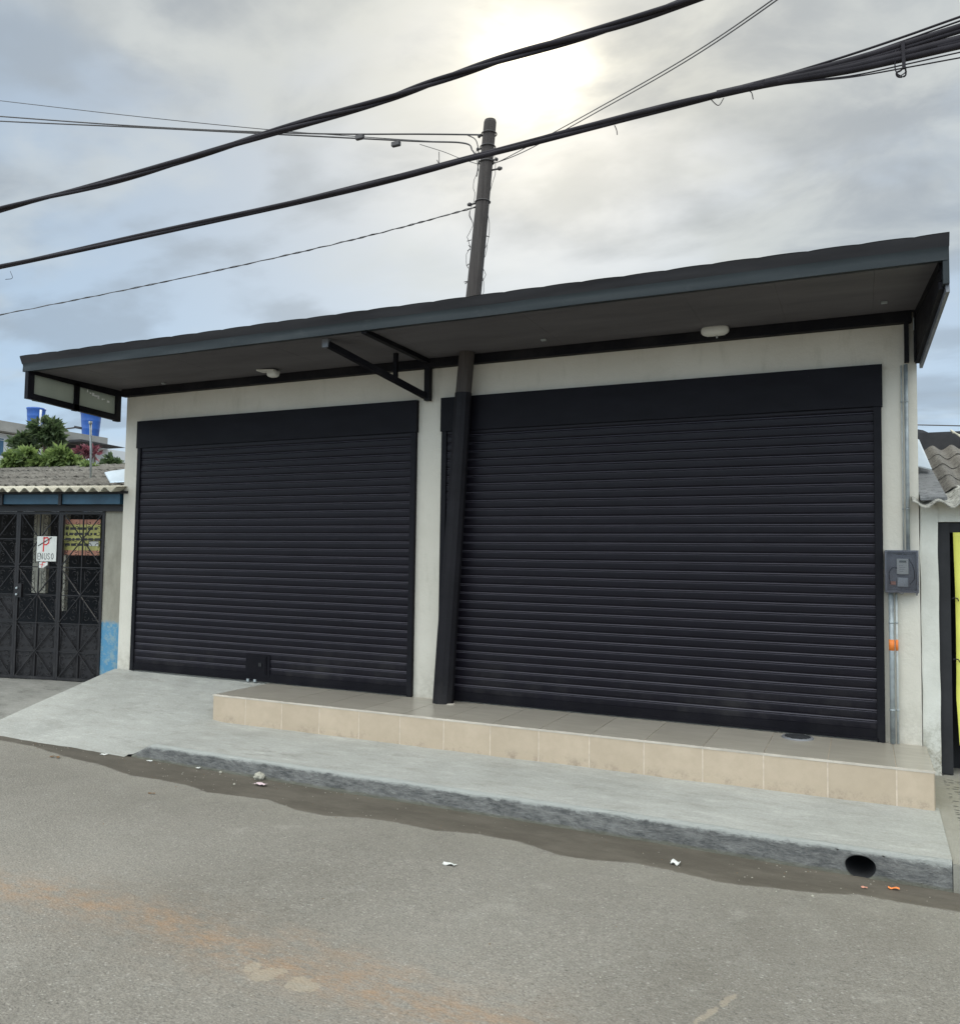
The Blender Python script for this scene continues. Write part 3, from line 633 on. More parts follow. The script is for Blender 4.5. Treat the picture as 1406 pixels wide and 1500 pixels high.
# ------------------------------------------------------------------ utility pole
pole = empty('utility_pole', (-3.41, -.125, 0), 'leaning timber utility pole with black painted base passing through the canopy', 'utility pole')
pts = [(0, -3.405, .095), (.6, -3.375, .090), (1.4, -3.325, .084), (2.2, -3.28, .080), (2.768, -3.25, .077), (2.77, -3.25, .072), (3.2, -3.215, .071), (3.68, -3.16, .069), (4.5, -3.085, .062), (5.22, -3.022, .057), (5.245, -3.02, .05)]
q = MB(); n = 12; vs = []
for z, x, r_ in pts:
    for k in range(n):
        a = 2*PI*(k+.5)/n; rr = r_*(1.04 if k % 3 else 1.0)*(1+.02*nz(k, z, 0, 3)); vs.append((x+rr*math.cos(a), -.125+rr*math.sin(a), z))
L = len(pts)
for i in range(L-1):
    for k in range(n):
        pass
q.v = vs
for i in range(L-1):
    for k in range(n):
        q.f.append((i*n+k, i*n+(k+1) % n, (i+1)*n+(k+1) % n, (i+1)*n+k)); q.mi.append(0 if i < 4 else 1); q.tone.append(0); q.sm.append(False)
q.f.append(tuple((L-1)*n+k for k in range(n))); q.mi.append(1); q.tone.append(0); q.sm.append(False)
q.build('shaft', ['postblack', 'wood'], pole)
q = MB(); q.box((-3.33, -.20, .001), (-3.27, -.15, .006)); q.build('base_mortar', 'trim', pole)
def polex(z): return float(np.interp(z, [p_[0] for p_ in pts], [p_[1] for p_ in pts]))
for z_ in (5.12, 5.0, 4.86, 4.50):
    q = MB(); q.tube([(polex(z_)+.068*math.cos(a), -.125+.068*math.sin(a), z_) for a in [2*PI*k/16 for k in range(17)]], .006, 5, caps=False); q.build('steel_band', 'cable2', pole)
for (sx_, z_, L_) in ((-1, 5.12, .05), (-1, 5.0, .05), (1, 4.87, .05), (-1, 4.50, .09), (1, 4.78, .10)):
    q = MB(); a = polex(z_)+sx_*.06; q.tube([(a, -.125, z_), (a+sx_*L_, -.125, z_)], .008, 6); q.tube([(a+sx_*L_*.6, -.125, z_), (a+sx_*L_*.75, -.125, z_+.001), (a+sx_*L_, -.125, z_)], [.012, .02, .012], 8); q.build('insulator', 'cable2', pole)
random.seed(11)
for (sx_, za, zb) in ((1, 4.9, 3.4), (-1, 5.0, 4.3), (-1, 4.45, 3.9), (1, 4.1, 3.5)):
    q = MB(); ptsw = []
    for k in range(18):
        z_ = za+(zb-za)*k/17; ptsw.append((polex(z_)+sx_*(.078+.018*random.random()+.02*math.sin(k)), -.15, z_))
    q.tube(ptsw, .0028, 4); q.build('loose_wire', 'cable2', pole)
for k in range(9):
    z_ = random.uniform(3.5, 5.0); s_ = random.choice((-1, 1)); a = polex(z_)+s_*.07
    q = MB() if k == 0 else q
    q.tube([(a, -.14, z_), (a+s_*random.uniform(.015, .045), -.15, z_+random.uniform(-.03, .03))], .004, 4)
build_each(q, 'nail', 'cable2', pole)

# ------------------------------------------------------------------ cables
def catmull(P, n=12):
    P = [Vector(p_) for p_ in P]; P = [P[0]*2-P[1]] + P + [P[-1]*2-P[-2]]; out = []
    for i in range(1, len(P)-2):
        for k in range(n):
            t_ = k/n; a, b, c_, d_ = P[i-1], P[i], P[i+1], P[i+2]
            out.append(.5*((2*b)+(c_-a)*t_+(2*a-5*b+4*c_-d_)*t_*t_+(3*b-a-3*c_+d_)*t_**3))
    out.append(P[-2]); return out
def twist(path, R, r, ph, turns, flat=1.0):
    """strand running round a path"""
    out = []; tot = len(path)
    for i, p_ in enumerate(path):
        d_ = (path[min(i+1, tot-1)]-path[max(i-1, 0)]).normalized(); a = d_.cross(Vector((0,0,1))).normalized(); b = d_.cross(a)
        an = ph+turns*2*PI*i/tot + .6*math.sin(i*.13+ph); out.append(p_+a*R*math.cos(an)*flat+b*R*math.sin(an))
    return out
A = catmull([on(x, y, 1, -2.7) for x, y in ((-500, 437), (-200, 363), (0, 307), (200, 255), (410, 190), (560, 147), (700, 97), (860, 50), (1015, -2), (1200, -66), (1500, -175))], 14)
q = MB()
for k, (R_, r_) in enumerate(((.012, .014), (.014, .012), (.013, .011), (.010, .010))): q.tube(twist(A, R_, r_, k*1.7, 3+.6*k), r_, 8)
own('overhead_cable', q, 'cable', 'thick twisted black cable crossing the sky in front of the sun, upper of the two', 'cable')
Bc = [(-500, 484), (-200, 429), (0, 390), (250, 336), (500, 280), (700, 229), (900, 176), (1050, 138), (1120, 122)]
Bp = catmull([on(x, y, 1, -2.2) for x, y in Bc], 14)
q = MB()
for k in range(4): q.tube(twist(Bp, .0095, .009, k*1.57, 1.2+.3*k), .0135, 8)
# fanning strands to the right
fans = [((1250, 78), (1406, 24), .006), ((1250, 84), (1406, 30), .0045), ((1250, 87), (1406, 39), .017), ((1250, 92), (1406, 45), .012), ((1250, 97), (1406, 57), .021), ((1250, 101), (1406, 66), .018), ((1250, 110), (1406, 76), .0035), ((1250, 112), (1406, 84), .0035), ((1245, 94), (1406, 61), .016)]
for (m_, e_, r_) in fans:
    ext = (e_[0]+300, e_[1]+(e_[1]-m_[1])*1.95)
    pth = catmull([on(x, y, 1, -2.2) for x, y in ((1050, 138), (1120, 122+(m_[1]-95)*.25), (1185, 108.5+(m_[1]-95)*.6), m_, (1330, (m_[1]+e_[1])/2), e_, ext)], 10); q.tube(pth, r_, 6)
own('overhead_cable', q, 'cable', 'lower thick black cable bundle that fans into separate strands at the right', 'cable')
q = MB(); h = [on(x, y, 1, -2.2) for x, y in ((1322, 62), (1322, 98), (1313, 106), (1316, 112), (1326, 110), (1326, 98))]; q.tube(catmull(h, 6), .0045, 6)
q.tube(catmull([on(x, y, 1, -2.21) for x, y in ((1312, 72), (1311, 100), (1318, 110), (1328, 104))], 6), .003, 5)
q.bar(on(1322, 60, 1, -2.215), on(1324, 100, 1, -2.215), .016, .016, (0,1,0)); own('cable_clamp', q, 'cable', 'hooked clamp hanging from the fanned cables at upper right', 'clamp')
q = MB()
for (a, b, c_) in (((1040, 144), (1052, 154), (1060, 143)), ((1098, 133), (1101, 136), (1103, 145)), ((900, 183), (903, 190), (904, 197)), ((15, 397), (18, 407), (8, 409)), ((640, 234), (643, 238), (643, 222))):
    q = MB(); q.tube(catmull([on(x, y, 1, -2.2) for x, y in (a, b, c_)], 5), .0025, 4)
    own('cable_tie', q, 'cable', {1040: 'curled loose tie under the lower cable right of the sun', 1098: 'short hooked tie at the start of the cable fan', 900: 'thin tie hanging from the lower cable right of the pole', 15: 'bent wire end hanging from the lower cable at far left', 640: 'short tie standing on the lower cable left of the pole'}[a[0]], 'cable tie', 'ties on the lower cable')
def wire(pts_, r, label, mat='cable2', R=0):
    q = MB(); path = catmull(pts_, 10)
    if R: q.tube(twist(path, R, r, 0, 30), r, 5); q.tube(twist(path, R, r, PI, 30), r, 5)
    else: q.tube(path, r, 6)
    return own('service_wire', q, mat, label, 'wire', 'thin wires tied to the pole')
y_ = -.13
wire([on(x, y, 1, y_) for x, y in ((-300, 112), (0, 147), (200, 170), (400, 190), (560, 202), (640, 207))], .004, 'thinnest wire sloping down from the upper left edge')
wire([on(x, y, 1, y_) for x, y in ((-300, 147), (0, 170), (230, 186), (450, 195), (620, 196), (705, 197))], .0075, 'black wire reaching the top insulator of the pole')
wire([on(x, y, 1, y_) for x, y in ((-300, 162), (0, 177), (200, 186), (400, 196), (600, 206), (678, 209), (692, 220), (699, 232))], .0075, 'black wire with two boxes bending down beside the pole')
wire([on(x, y, 1, y_) for x, y in ((684, 197), (697, 205), (701, 225), (700, 245), (698, 258))], .005, 'short looped wire hanging beside the pole head')
wire([on(x, y, 1, y_) for x, y in ((615, 211), (650, 222), (675, 232), (700, 240))], .003, 'faint thin wire dropping to the pole below the boxes')
wire([on(x, y, 1, y_) for x, y in ((-300, 520), (0, 461), (200, 421), (400, 378), (560, 340), (697, 303))], .0045, 'twisted wire running from lower left up to the pole', R=.006)
for (x, y, l_) in ((527, 200, 'small splice box on the upper pole wire'), (580, 210, 'small splice box hanging below the lower pole wire')):
    c_ = on(x, y, 1, y_); q = MB(); q.box((c_.x-.045, c_.y-.02, c_.z-.026), (c_.x+.045, c_.y+.02, c_.z+.018)); own('splice_box', q, 'cable2', l_, 'splice box', 'splice boxes', bevel=.005)
Pend = on(1130, 0, 1, -2.9); Pst = on(729, 237, 1, -.13)
for k, (dy, lab) in enumerate(((0, 'upper of two thin wires running from the pole towards the viewer'), (5, 'lower of two thin wires running from the pole towards the viewer'))):
    pp = [Vector((polex(Pst.z)+.05, -.14, Pst.z+.01)), Pst]+[on(x, y+dy, 1, yy) for x, y, yy in ((775, 213, -.45), (870, 161, -1.1), (1000, 87, -1.9), (1130, 0, -2.7), (1300, -130, -3.5))]
    wire(pp, .0035, lab)

# ------------------------------------------------------------------ meter box, conduits
a_ = on(1296, 806, 1, -.10); b_ = on(1346, 869, 1, -.10)
mx0, mx1, mz1, mz0 = a_.x, b_.x, a_.z, b_.z
mbx = empty('meter_box', ((mx0+mx1)/2, 0, (mz0+mz1)/2), 'grey electricity meter box with smoked cover right of the right shutter', 'meter box')
q = MB(); q.box((mx0, -.03, mz0), (mx1, .011, mz1)); q.box((mx0, -.095, mz0), (mx0+.012, -.03, mz1)); q.box((mx1-.012, -.095, mz0), (mx1, -.03, mz1)); q.box((mx0+.012, -.095, mz0), (mx1-.012, -.03, mz0+.012)); q.box((mx0+.012, -.095, mz1-.012), (mx1-.012, -.03, mz1)); q.build('casing', 'boxgrey', mbx)
q = MB(); q.box((mx0-.002, -.102, mz0-.002), (mx1+.002, -.0955, mz1+.002)); q.build('cover', 'smoke', mbx)
W_ = mx1-mx0; H_ = mz1-mz0
q = MB(); q.box((mx0+.36*W_, -.080, mz0+.44*H_), (mx0+.70*W_, -.031, mz0+.80*H_)); mt_ = q.build('meter', 'meter', mbx)
q = MB(); q.box((mx0+.43*W_, -.0825, mz0+.71*H_), (mx0+.64*W_, -.0805, mz0+.76*H_)); q.build('display', 'lcd', mt_)
q = MB()
for k in range(4): q.box((mx0+.42*W_, -.0822, mz0+(.50+.045*k)*H_), (mx0+(.55+.03*(k % 3))*W_, -.0805, mz0+(.508+.045*k)*H_))
build_each(q, 'meter_print', 'boxgrey', mt_)
q = MB(); q.box((mx0+.37*W_, -.070, mz0+.14*H_), (mx0+.69*W_, -.031, mz0+.35*H_)); q.build('breaker', 'pvc', mbx)
q = MB(); q.box((mx0+.16*W_, -.06, mz0+.18*H_), (mx0+.32*W_, -.031, mz0+.26*H_)); q.build('terminal_block', 'clay', mbx)
q = MB(); X = lambda u: mx0+u*W_; Z = lambda v: mz0+v*H_
for pp in (((.15, .2), (.12, .45), (.22, .58), (.38, .56), (.42, .50)), ((.30, .58), (.40, .60), (.42, .52), (.37, .42)), ((.72, .8), (.85, .6), (.88, .35), (.75, .2))):
    q.tube(catmull([(X(u), -.075, Z(v)) for u, v in pp], 6), .0035, 6)
q.build('wiring', 'cable', mbx)
q = MB()
for k in range(7): 
    if k != 4: q.box((X(.34+.045*k), -.1045, Z(.895)), (X(.34+.045*k)+.006, -.1025, Z(.895)+.0075))
q.build('stencil_mark', 'ink', mbx)
q = MB(); q.tube([(X(.48)+.014*math.cos(a), -.09, Z(0)-.001+.008*math.sin(a)) for a in [PI*k/8+PI for k in range(9)]], .003, 5); q.build('seal_ring', 'boxgrey', mbx)
q = MB(); q.bar((X(.95), -.05, Z(0)-.003), (X(.95), -.05, Z(0)-.02), .01); q.build('drip_edge', 'boxgrey', mbx)
def pipe(name, x, r, za, zb, mat, label, tape=None, y=-.012, cat='conduit'):
    e = empty(name, (x, y, za), label, cat, 'conduits on the right pier')
    q = MB(); q.tube([(x, y-r, za), (x+.001, y-r, (za+zb)/2), (x, y-r, zb)], r, 14); q.build('pipe', mat, e)
    q = MB()
    for z_ in [za+(zb-za)*k for k in (.22, .8)]: q.tube([(x, y-r, z_-.006), (x, y-r, z_+.006)], r+.0025, 14)
    build_each(q, 'clip', 'galv', e)
    if tape: q = MB(); q.tube([(x, y-r, tape[0]), (x, y-r, tape[1])], r+.0012, 14); q.build('tape', 'orange', e)
    return e
tz1 = on(1308, 937, 1, -.03).z; tz0 = on(1308, 953, 1, -.03).z
pipe('conduit_pipe', on(1306.6, 1000, 1, -.03).x, .0175, .003, mz0-.003, 'galv', 'thicker grey conduit with orange tape below the meter box', (tz0, tz1))
pipe('conduit_pipe', on(1314.5, 1000, 1, -.03).x, .008, .003, mz0-.003, 'pvc', 'thinner conduit with orange tape beside the thick one below the meter box', (tz0, tz1))
pipe('conduit_pipe', on(1328, 650, 1, -.03).x, .0135, mz1+.003, 2.745, 'galv', 'conduit rising from the meter box to the canopy')
pipe('conduit_pipe', on(1321.5, 650, 1, -.03).x, .005, mz1+.003, 2.745, 'pvc', 'slim pipe left of the conduit rising to the canopy', y=.0)

# ------------------------------------------------------------------ left neighbour
G0 = Vector((-7.957, .106, -.2)); ge = Vector((-.979, -.205, 0)).normalized(); gn = Vector((.205, -.979, 0)).normalized()
def G(u, v, w=0): return G0 + ge*u + Vector((0, 0, v)) + gn*w
MG = Matrix((( -ge.x, -gn.x, 0, G0.x), (-ge.y, -gn.y, 0, G0.y), (0, 0, 1, G0.z), (0, 0, 0, 1)))
def gate_uv(px_, py_, w_=0):
    # where the measured point meets the gate plane
    d_ = RT*((px_-703)/F) + UP*(-(py_-750)/F) + _fw; o = G0+gn*w_; t_ = (o-CAM).dot(gn)/d_.dot(gn); p_ = CAM+d_*t_-G0
    return p_.dot(ge), p_.z
def gbox(q, u0, u1, v0, v1, w0, w1, mi=0):
    q.add([G(u, v, w_) for v in (v0, v1) for w_ in (w0, w1) for u in (u0, u1)], [(0,1,3,2), (4,6,7,5), (0,4,5,1), (2,3,7,6), (0,2,6,4), (1,5,7,3)], mi)
nh = empty('neighbour_house', G(1.2, 0, -3), 'low old house with blue beam, wavy roof edge and iron gate, left of the shop', 'house')
GH = 1.965
q = MB(); gbox(q, -.42, .0, -.3, 2.16, -.25, .0); q.build('pier', 'pier', nh)
q = MB(); gbox(q, -.42, 5, 1.965, 2.04, -.04, .05); q.build('lintel', 'iron', nh)
q = MB(); 
for k in range(6): gbox(q, -.30+k*.80, .46+k*.80, 2.042, 2.155, -.02, .16)
build_each(q, 'blue_beam', 'bluebeam', nh)
q = MB(); 
for k in range(6): gbox(q, .462+k*.80, .498+k*.80, 2.03, 2.17, -.02, .18)
gbox(q, -.42, 5, 2.158, 2.185, -.1, .20); gbox(q, -.42, 5, 2.18, 2.30, -.45, -.35); build_each(q, 'eave_batten', 'iron', nh)
# interior
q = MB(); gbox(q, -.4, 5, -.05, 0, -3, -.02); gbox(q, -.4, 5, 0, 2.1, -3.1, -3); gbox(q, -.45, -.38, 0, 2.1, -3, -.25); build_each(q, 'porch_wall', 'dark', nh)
q = MB(); ux = lambda x, w_: gate_uv(x, 800, w_)[0]; gbox(q, ux(69, -.9), ux(49, -.9), .95, 2.1, -.95, -.9); gbox(q, ux(97, -.6), ux(88, -.6), .75, 2.1, -.66, -.6); build_each(q, 'inner_pier', 'fib_light', nh)
# corrugated eave
def corr(q, P00, ulen, vlen, uvec, vvec, lam, amp, thick=.007, nseg=None, mi=0, jag=0, seed=0):
    up = uvec.cross(vvec).normalized(); up = up if up.z > 0 else -up
    nu = int(ulen/lam*10); nv = 6
    def fn(u, v, off=0): 
        j = jag*nz(u*ulen*3, seed, 2, 2)*(1-v)
        return P00+uvec*(u*ulen)+vvec*(v*vlen+j)+up*(amp*math.cos(u*ulen*2*PI/lam)+off+.004*nz(u*3, v*2, seed, 2))
    q.grid(lambda u, v: fn(u, v), nu, nv, mi); q.grid(lambda u, v: fn(u, v, -thick), nu, nv, mi)
    b = len(q.v)
    vs = [];
    for i in range(nu+1): vs += [fn(i/nu, 0), fn(i/nu, 0, -thick)]
    q.add(vs, [(2*i, 2*i+2, 2*i+3, 2*i+1) for i in range(nu)], mi)
pv = (-gn*math.cos(.12)+Vector((0, 0, math.sin(.12))))
q = MB(); corr(q, G(-.40, 2.195, .36), 5.5, .75, ge, pv, .150, .024, seed=1); q.build('eave_sheet', 'fib_light', nh)
q = MB()
pv2 = (-gn*math.cos(.195)+Vector((0, 0, math.sin(.195))))
for k in range(3): corr(q, G(-.42, 2.30+k*.186, -.30-k*.85), 9, .98, ge, pv2, .150, .024, .014, seed=k+2, jag=.07)
q.build('roof', 'fib_dark', nh)
q = MB(); q.quadbox([on(153, 693, 1, .62), on(163, 691, 1, .66), on(184, 688, 1, .66), on(186, 706, 1, .45), on(161, 707, 1, .45)], (0, .2, 1), .012); q.build('roof_patch_sheet', 'zinc', nh)
# parapet with pale cap, behind roof
q = MB(); pa = on(-120, 705, 1, 4.6); pb = on(80, 680, 1, 4.6); pc = on(84, 698, 1, 4.6); pd = on(-120, 722, 1, 4.6)
q.quadbox([pa, pb, pc, pd], (0, 1, 0), .15); q.build('parapet', 'fib_dark', nh)
q = MB(); q.quadbox([pa+Vector((0, -.03, .07)), pb+Vector((0, -.03, .04)), pb+Vector((0, -.03, -.03)), pa+Vector((0, -.03, -.04))], (0, 1, 0), .25); q.build('parapet_cap', 'farwhite', nh)
q = MB(); q.quadbox([on(82, 679, 1, 4.7), on(104, 690, 1, 4.7), on(116, 690, 1, 5.2), on(92, 682, 1, 5.2)], (0, 0, 1), .02); q.build('loose_roof_sheet', 'clay', nh)
# reddish lump on the roof
q = MB(); c_ = on(40, 713, 1, .75); q.grid(lambda u, v: (c_.x+.075*math.cos(2*PI*u)*math.cos(v*PI/2), c_.y+.05*math.sin(2*PI*u)*math.cos(v*PI/2), c_.z-.01+.04*math.sin(v*PI/2)), 16, 6)
own('clay_pot_shard', q, 'clay', 'dull pink clay shard lying on the wavy roof edge of the old house', 'shard')

# iron gate
gate = empty('iron_gate', G(.9, 0, 0), 'black wrought iron gate with scrolls and crossed bars closing the left porch', 'gate')
LW = .585; RH = GH/6
def scroll(q, cu, cv, r, dirx, diry, w_):
    pts_ = []
    for k in range(15):
        a = k/14*1.55*PI; rr = r*(1-.055*k); pts_.append(G(cu+dirx*rr*math.cos(a), cv+diry*rr*math.sin(a), w_))
    q.tube(pts_, .0038, 4)
for L_ in range(4):
    u0 = L_*LW
    leaf = bpy.data.objects.new('gate_leaf', None); C.objects.link(leaf); leaf.parent = gate; leaf.location = G(u0+LW/2, 0, 0)-world_loc(gate)
    q = MB()
    gbox(q, u0, u0+.03, .0, GH-.002, -.01, .015); gbox(q, u0+LW-.03, u0+LW-.002, 0, GH-.002, -.01, .015); gbox(q, u0+.03, u0+LW-.03, .004, .035, -.009, .014); gbox(q, u0+.03, u0+LW-.03, GH-.035, GH-.004, -.009, .014)
    q.build('frame', 'iron', leaf)
    q = MB(); um = u0+LW/2
    q.bar(G(um, .03, 0), G(um, GH-.03, 0), .012)
    for k in range(1, 6): q.bar(G(u0+.03, k*RH, .002), G(u0+LW-.03, k*RH, .002), .011)
    for k in range(3):
        a, b = 2*k*RH, 2*(k+1)*RH
        q.bar(G(u0+.02, a+.01, .006), G(u0+LW-.02, b-.01, .006), .010); q.bar(G(u0+.02, b-.01, .010), G(u0+LW-.02, a+.01, .010), .010)
    q.build('bars', 'iron', leaf)
    q = MB()
    for r_ in range(6):
        for c_ in (0, 1):
            cu = u0+LW*(.25+.5*c_); cv = (r_+.5)*RH
            for sx_ in (-1, 1):
                for sy_ in (-1, 1): scroll(q, cu+sx_*.062, cv+sy_*.088, .040, -sx_, sy_, .004); scroll(q, cu+sx_*.062, cv+sy_*.03, .026, sx_, -sy_, .004)
            q.tube([G(cu-.1, cv-.12, .003), G(cu-.1, cv+.12, .003)], .0035, 4); q.tube([G(cu+.1, cv-.12, .003), G(cu+.1, cv+.12, .003)], .0035, 4)
            q.tube(catmull([G(cu-.07, cv+.135, .003), G(cu-.03, cv+.145, .003), G(cu+.03, cv+.145, .003), G(cu+.07, cv+.135, .003)], 4), .0035, 4)
    q.build('scrollwork', 'iron', leaf)
    if L_ == 1:
        q = MB(); gbox(q, u0+LW-.10, u0+LW-.005, .95, 1.11, .012, .045); q.build('lock_box', 'iron', leaf)
        q = MB()
        for vv_ in (.985, 1.06): q.tube([G(u0+LW-.045, vv_, .045), G(u0+LW-.045, vv_, .062)], .012, 12)
        build_each(q, 'lock_button', 'zincdull', leaf)
    # sheet metal behind lower rows
    q = MB(); gbox(q, u0+.03, u0+LW-.03, .035, RH*(2.0 if L_ < 2 else 3.0), -.014, -.011); q.build('kick_plate', 'iron', leaf)

# signs on the gate
def stroke(q, pts_, w_, mi, toG):
    for a, b in zip(pts_[:-1], pts_[1:]):
        a3, b3 = toG(*a), toG(*b); d_ = (b3-a3)
        if d_.length < 1e-6: continue
        s_ = d_.cross(gn).normalized()*w_/2; e_ = d_.normalized()*w_*.3
        vs = [a3-e_-s_, a3-e_+s_, b3+e_+s_, b3+e_-s_]; vs += [v_+gn*.0015 for v_ in vs]
        q.add(vs, [(0,1,2,3), (4,7,6,5), (0,4,5,1), (1,5,6,2), (2,6,7,3), (3,7,4,0)], mi)
sg = empty('no_parking_sign', G(*gate_uv(68, 822), .03), 'white card sign with crossed red P and EN USO, tied to the gate', 'sign')
ua, va = gate_uv(54.5, 785.5, .03); ub, vb = gate_uv(81.5, 822.5, .03); 
q = MB(); gbox(q, ub, ua, vb, va, .022, .028); q.build('card', 'white', sg)
S = lambda x, y: G(ua+(ub-ua)*x, vb+(va-vb)*y, .029)
q = MB(); P_ = [(.34, .40), (.36, .96)]; stroke(q, P_, .016, 0, S); stroke(q, [(.34, .93), (.52, .95), (.62, .88), (.60, .74), (.50, .67), (.36, .66)], .015, 0, S); q.build('letter', 'inkred', sg)
q = MB(); stroke(q, [(.08, .62), (.74, .95)], .009, 0, lambda x, y: S(x, y)+gn*.002); q.build('slash', 'ink', sg)
def let(ch, x, w_):
    D = {'E': [[(1,0),(0,0),(0,1),(1,1)], [(0,.5),(.8,.5)]], 'N': [[(0,0),(0,1),(1,0),(1,1)]], 'U': [[(0,1),(0,.2),(.3,0),(.7,0),(1,.2),(1,1)]], 'S': [[(1,.85),(.6,1),(.1,.85),(.2,.6),(.8,.4),(.95,.15),(.5,0),(0,.15)]], 'O': [[(.5,0),(.05,.3),(.05,.7),(.5,1),(.95,.7),(.95,.3),(.5,0)]]}
    for s_ in D[ch]: stroke(q, [(x+w_*a, .08+.24*b) for a, b in s_], .005, 0, S)
q = MB()
for ch, x in zip('ENUSO', (.07, .20, .40, .57, .76)): let(ch, x, .11)
q.build('lettering', 'ink', sg)
uc, vc = gate_uv(56, 823, .03); ud, vd = gate_uv(68, 832, .03)
q = MB(); q.quadbox([G(uc, vc, .012), G(uc, vd, .012), G((uc+ud)/2, vd, .012), G(ud, (vc+vd)/2, .012), G(ud, vc, .012)], gn, .004); sc_ = q.build('torn_card', 'white', None)
tag(sc_, 'torn white scrap with red marks below the no parking card', 'paper scrap')
q = MB(); T_ = lambda x, y: G(uc+(ud-uc)*x, vd+(vc-vd)*y, .0175); stroke(q, [(.35, .1), (.4, .9), (.75, .9)], .008, 0, T_); stroke(q, [(.1, .55), (.6, .5)], .006, 0, T_); z_ = q.build('red_mark', 'inkred', None); z_.parent = sc_

# poster behind right leaf
yu0, yv1 = gate_uv(146, 761, -.05); yu1, yv0 = gate_uv(89, 813, -.05)
po = empty('poster', G(yu0, yv0, -.06), 'yellow printed poster behind the upper part of the gate', 'poster')
q = MB(); gbox(q, yu0, yu1, yv0, yv1, -.075, -.068); q.build('sheet', 'faded_yellow', po)
PW = yu1-yu0; PH = yv1-yv0
q = MB(); gbox(q, yu0+.0*PW, yu1, yv0, yv0+.14*PH, -.067, -.065); gbox(q, yu0, yu1, yv0+.86*PH, yv1, -.067, -.065); build_each(q, 'red_band', 'clay', po)
q = MB()
random.seed(5)
for r_ in range(4):
    u = .08
    while u < .9:
        l_ = random.uniform(.05, .16); gbox(q, yu1-(u+l_)*PW, yu1-u*PW, yv0+(.26+.15*r_)*PH, yv0+(.33+.15*r_)*PH, -.067, -.065); u += l_+.04
build_each(q, 'print_block', 'fardark', po)
q = MB(); gbox(q, yu0+.03*PW, yu0+.28*PW, yv0+.26*PH, yv0+.40*PH, -.0645, -.063); q.build('white_patch', 'white', po)

# ------------------------------------------------------------------ right neighbour
rh = empty('neighbour_house', (2.5, 3, -.2), 'old white house with wavy grey roof and yellow sheet, right of the shop', 'house')
q = MB(); 
def rw(u, v):
    z = -.28+v*2.0; x = .372+u*(.485-.372) ; x = x + (.004*nz(z, 0, 1, 4) + .010*max(0, .3-z)*abs(nz(z, 3, 1, 9)))*(1 if u > .5 else 1.5)
    return (x, .028+.004*nz(x, z, 2, 6), z)
q.grid(rw, 8, 80); q.box((.372, .04, -.6), (.478, 1.5, 1.75)); q.box((.478, .034, 1.596), (4.8, 1.5, 1.75)); q.build('wall', 'oldwhite', rh)
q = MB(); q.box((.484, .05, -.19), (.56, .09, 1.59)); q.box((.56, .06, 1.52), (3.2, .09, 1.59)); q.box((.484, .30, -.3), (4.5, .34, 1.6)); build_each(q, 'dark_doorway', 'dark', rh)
q = MB(); 
def tarp(u, v):
    zb = .02; z = zb+v*(1.52-zb); x0 = .578+.012*math.sin(v*3.0)+.05*max(0, .22-v)**1.0*2-.03*max(0, v-.93)*5*0
    return (x0+u*1.6, .042+.012*math.sin(u*9+v*4)+.01*nz(u*4, v*3, 0, 2), z)
q.grid(tarp, 60, 60); tp = q.build('yellow_sheet', 'yellow', None); tp.name = 'tarpaulin'
tag(tp, 'yellow sheet hung across the dark doorway at the right edge', 'sheet')
mod = tp.modifiers.new('t', 'SOLIDIFY'); mod.thickness = .003
q = MB()
for zz_ in (1.05, .62): q.tube(catmull([(.566, .03, zz_), (.585, .026, zz_+.004), (.60, .026, zz_), (.607, .028, zz_-.018)], 5), .004, 5)
n0 = len(bpy.data.objects); build_each(q, 'tie_cord', 'cable', None)
for z_ in [o_ for o_ in bpy.data.objects if o_.name.startswith('tie_cord')]: z_.parent = tp
# roof rows
sl = .25; vv2 = Vector((0, math.cos(sl), math.sin(sl)))
def roofrow(q, x0, y0, z0, n_rows, jag, seed, mi=0, vlen=.55, ulen=3.5):
    corr(q, Vector((x0, y0, z0)), ulen, vlen, Vector((1, 0, 0)), vv2, .165, .024, .008, seed=seed, jag=jag, mi=mi)
q = MB(); roofrow(q, .318, -.16, 1.715, 1, .02, 3, 0, .62, 3.5); q.build('eave_sheet', 'fib_right', rh)
q = MB()
for k in range(4): roofrow(q, .46, -.16+.53*math.cos(sl)*(k+1), 1.722+.53*math.sin(sl)*(k+1)+.012*k, 1, .03, 5+k, 0, .62, 3.5)
q.build('roof', 'fib_right2', rh)
q = MB(); yb, zb = -.05+.5, 1.70+.22
q.quadbox([(.372, -.08, 1.745), (.54, -.08, 1.745), (.50, 2.1, 2.36), (.372, 2.1, 2.36)], (0, -.3, 1), .02); q.build('cement_flashing', 'flash_cement', rh)
zq = MB(); zq.quadbox([on(1342, 645, 1, 1.5), on(1346, 645, 1, 1.5), on(1365, 689, 1, .8), on(1342, 683, 1, .8)], (0, -.2, 1), .01); zq.build('zinc_sheet', 'zinc', rh)
q = MB(); a = on(1343, 641, 1, 4); b = on(1500, 638, 1, 4)
q.quadbox([(a.x-1, 3.4, 2.4), (6, 3.4, 2.4), (6, 3.4, b.z), (a.x-1, 3.4, a.z-.03)], (0, 1, 0), .2); q.build('back_wall', 'fardark', rh)
q = MB(); P0_ = on(1395, 636, 1, 2.9)
corr(q, Vector((P0_.x, 2.9, P0_.z-.01)), 1.6, .3, Vector((1, 0, 0)), vv2, .2, .03, .01, seed=9); q.build('ridge_tiles', 'fib_light', rh)
fr_ = empty('distant_house', far(1330, 640, 30), 'dark tiled roof tip peeping above the right house beside the shop', 'house')
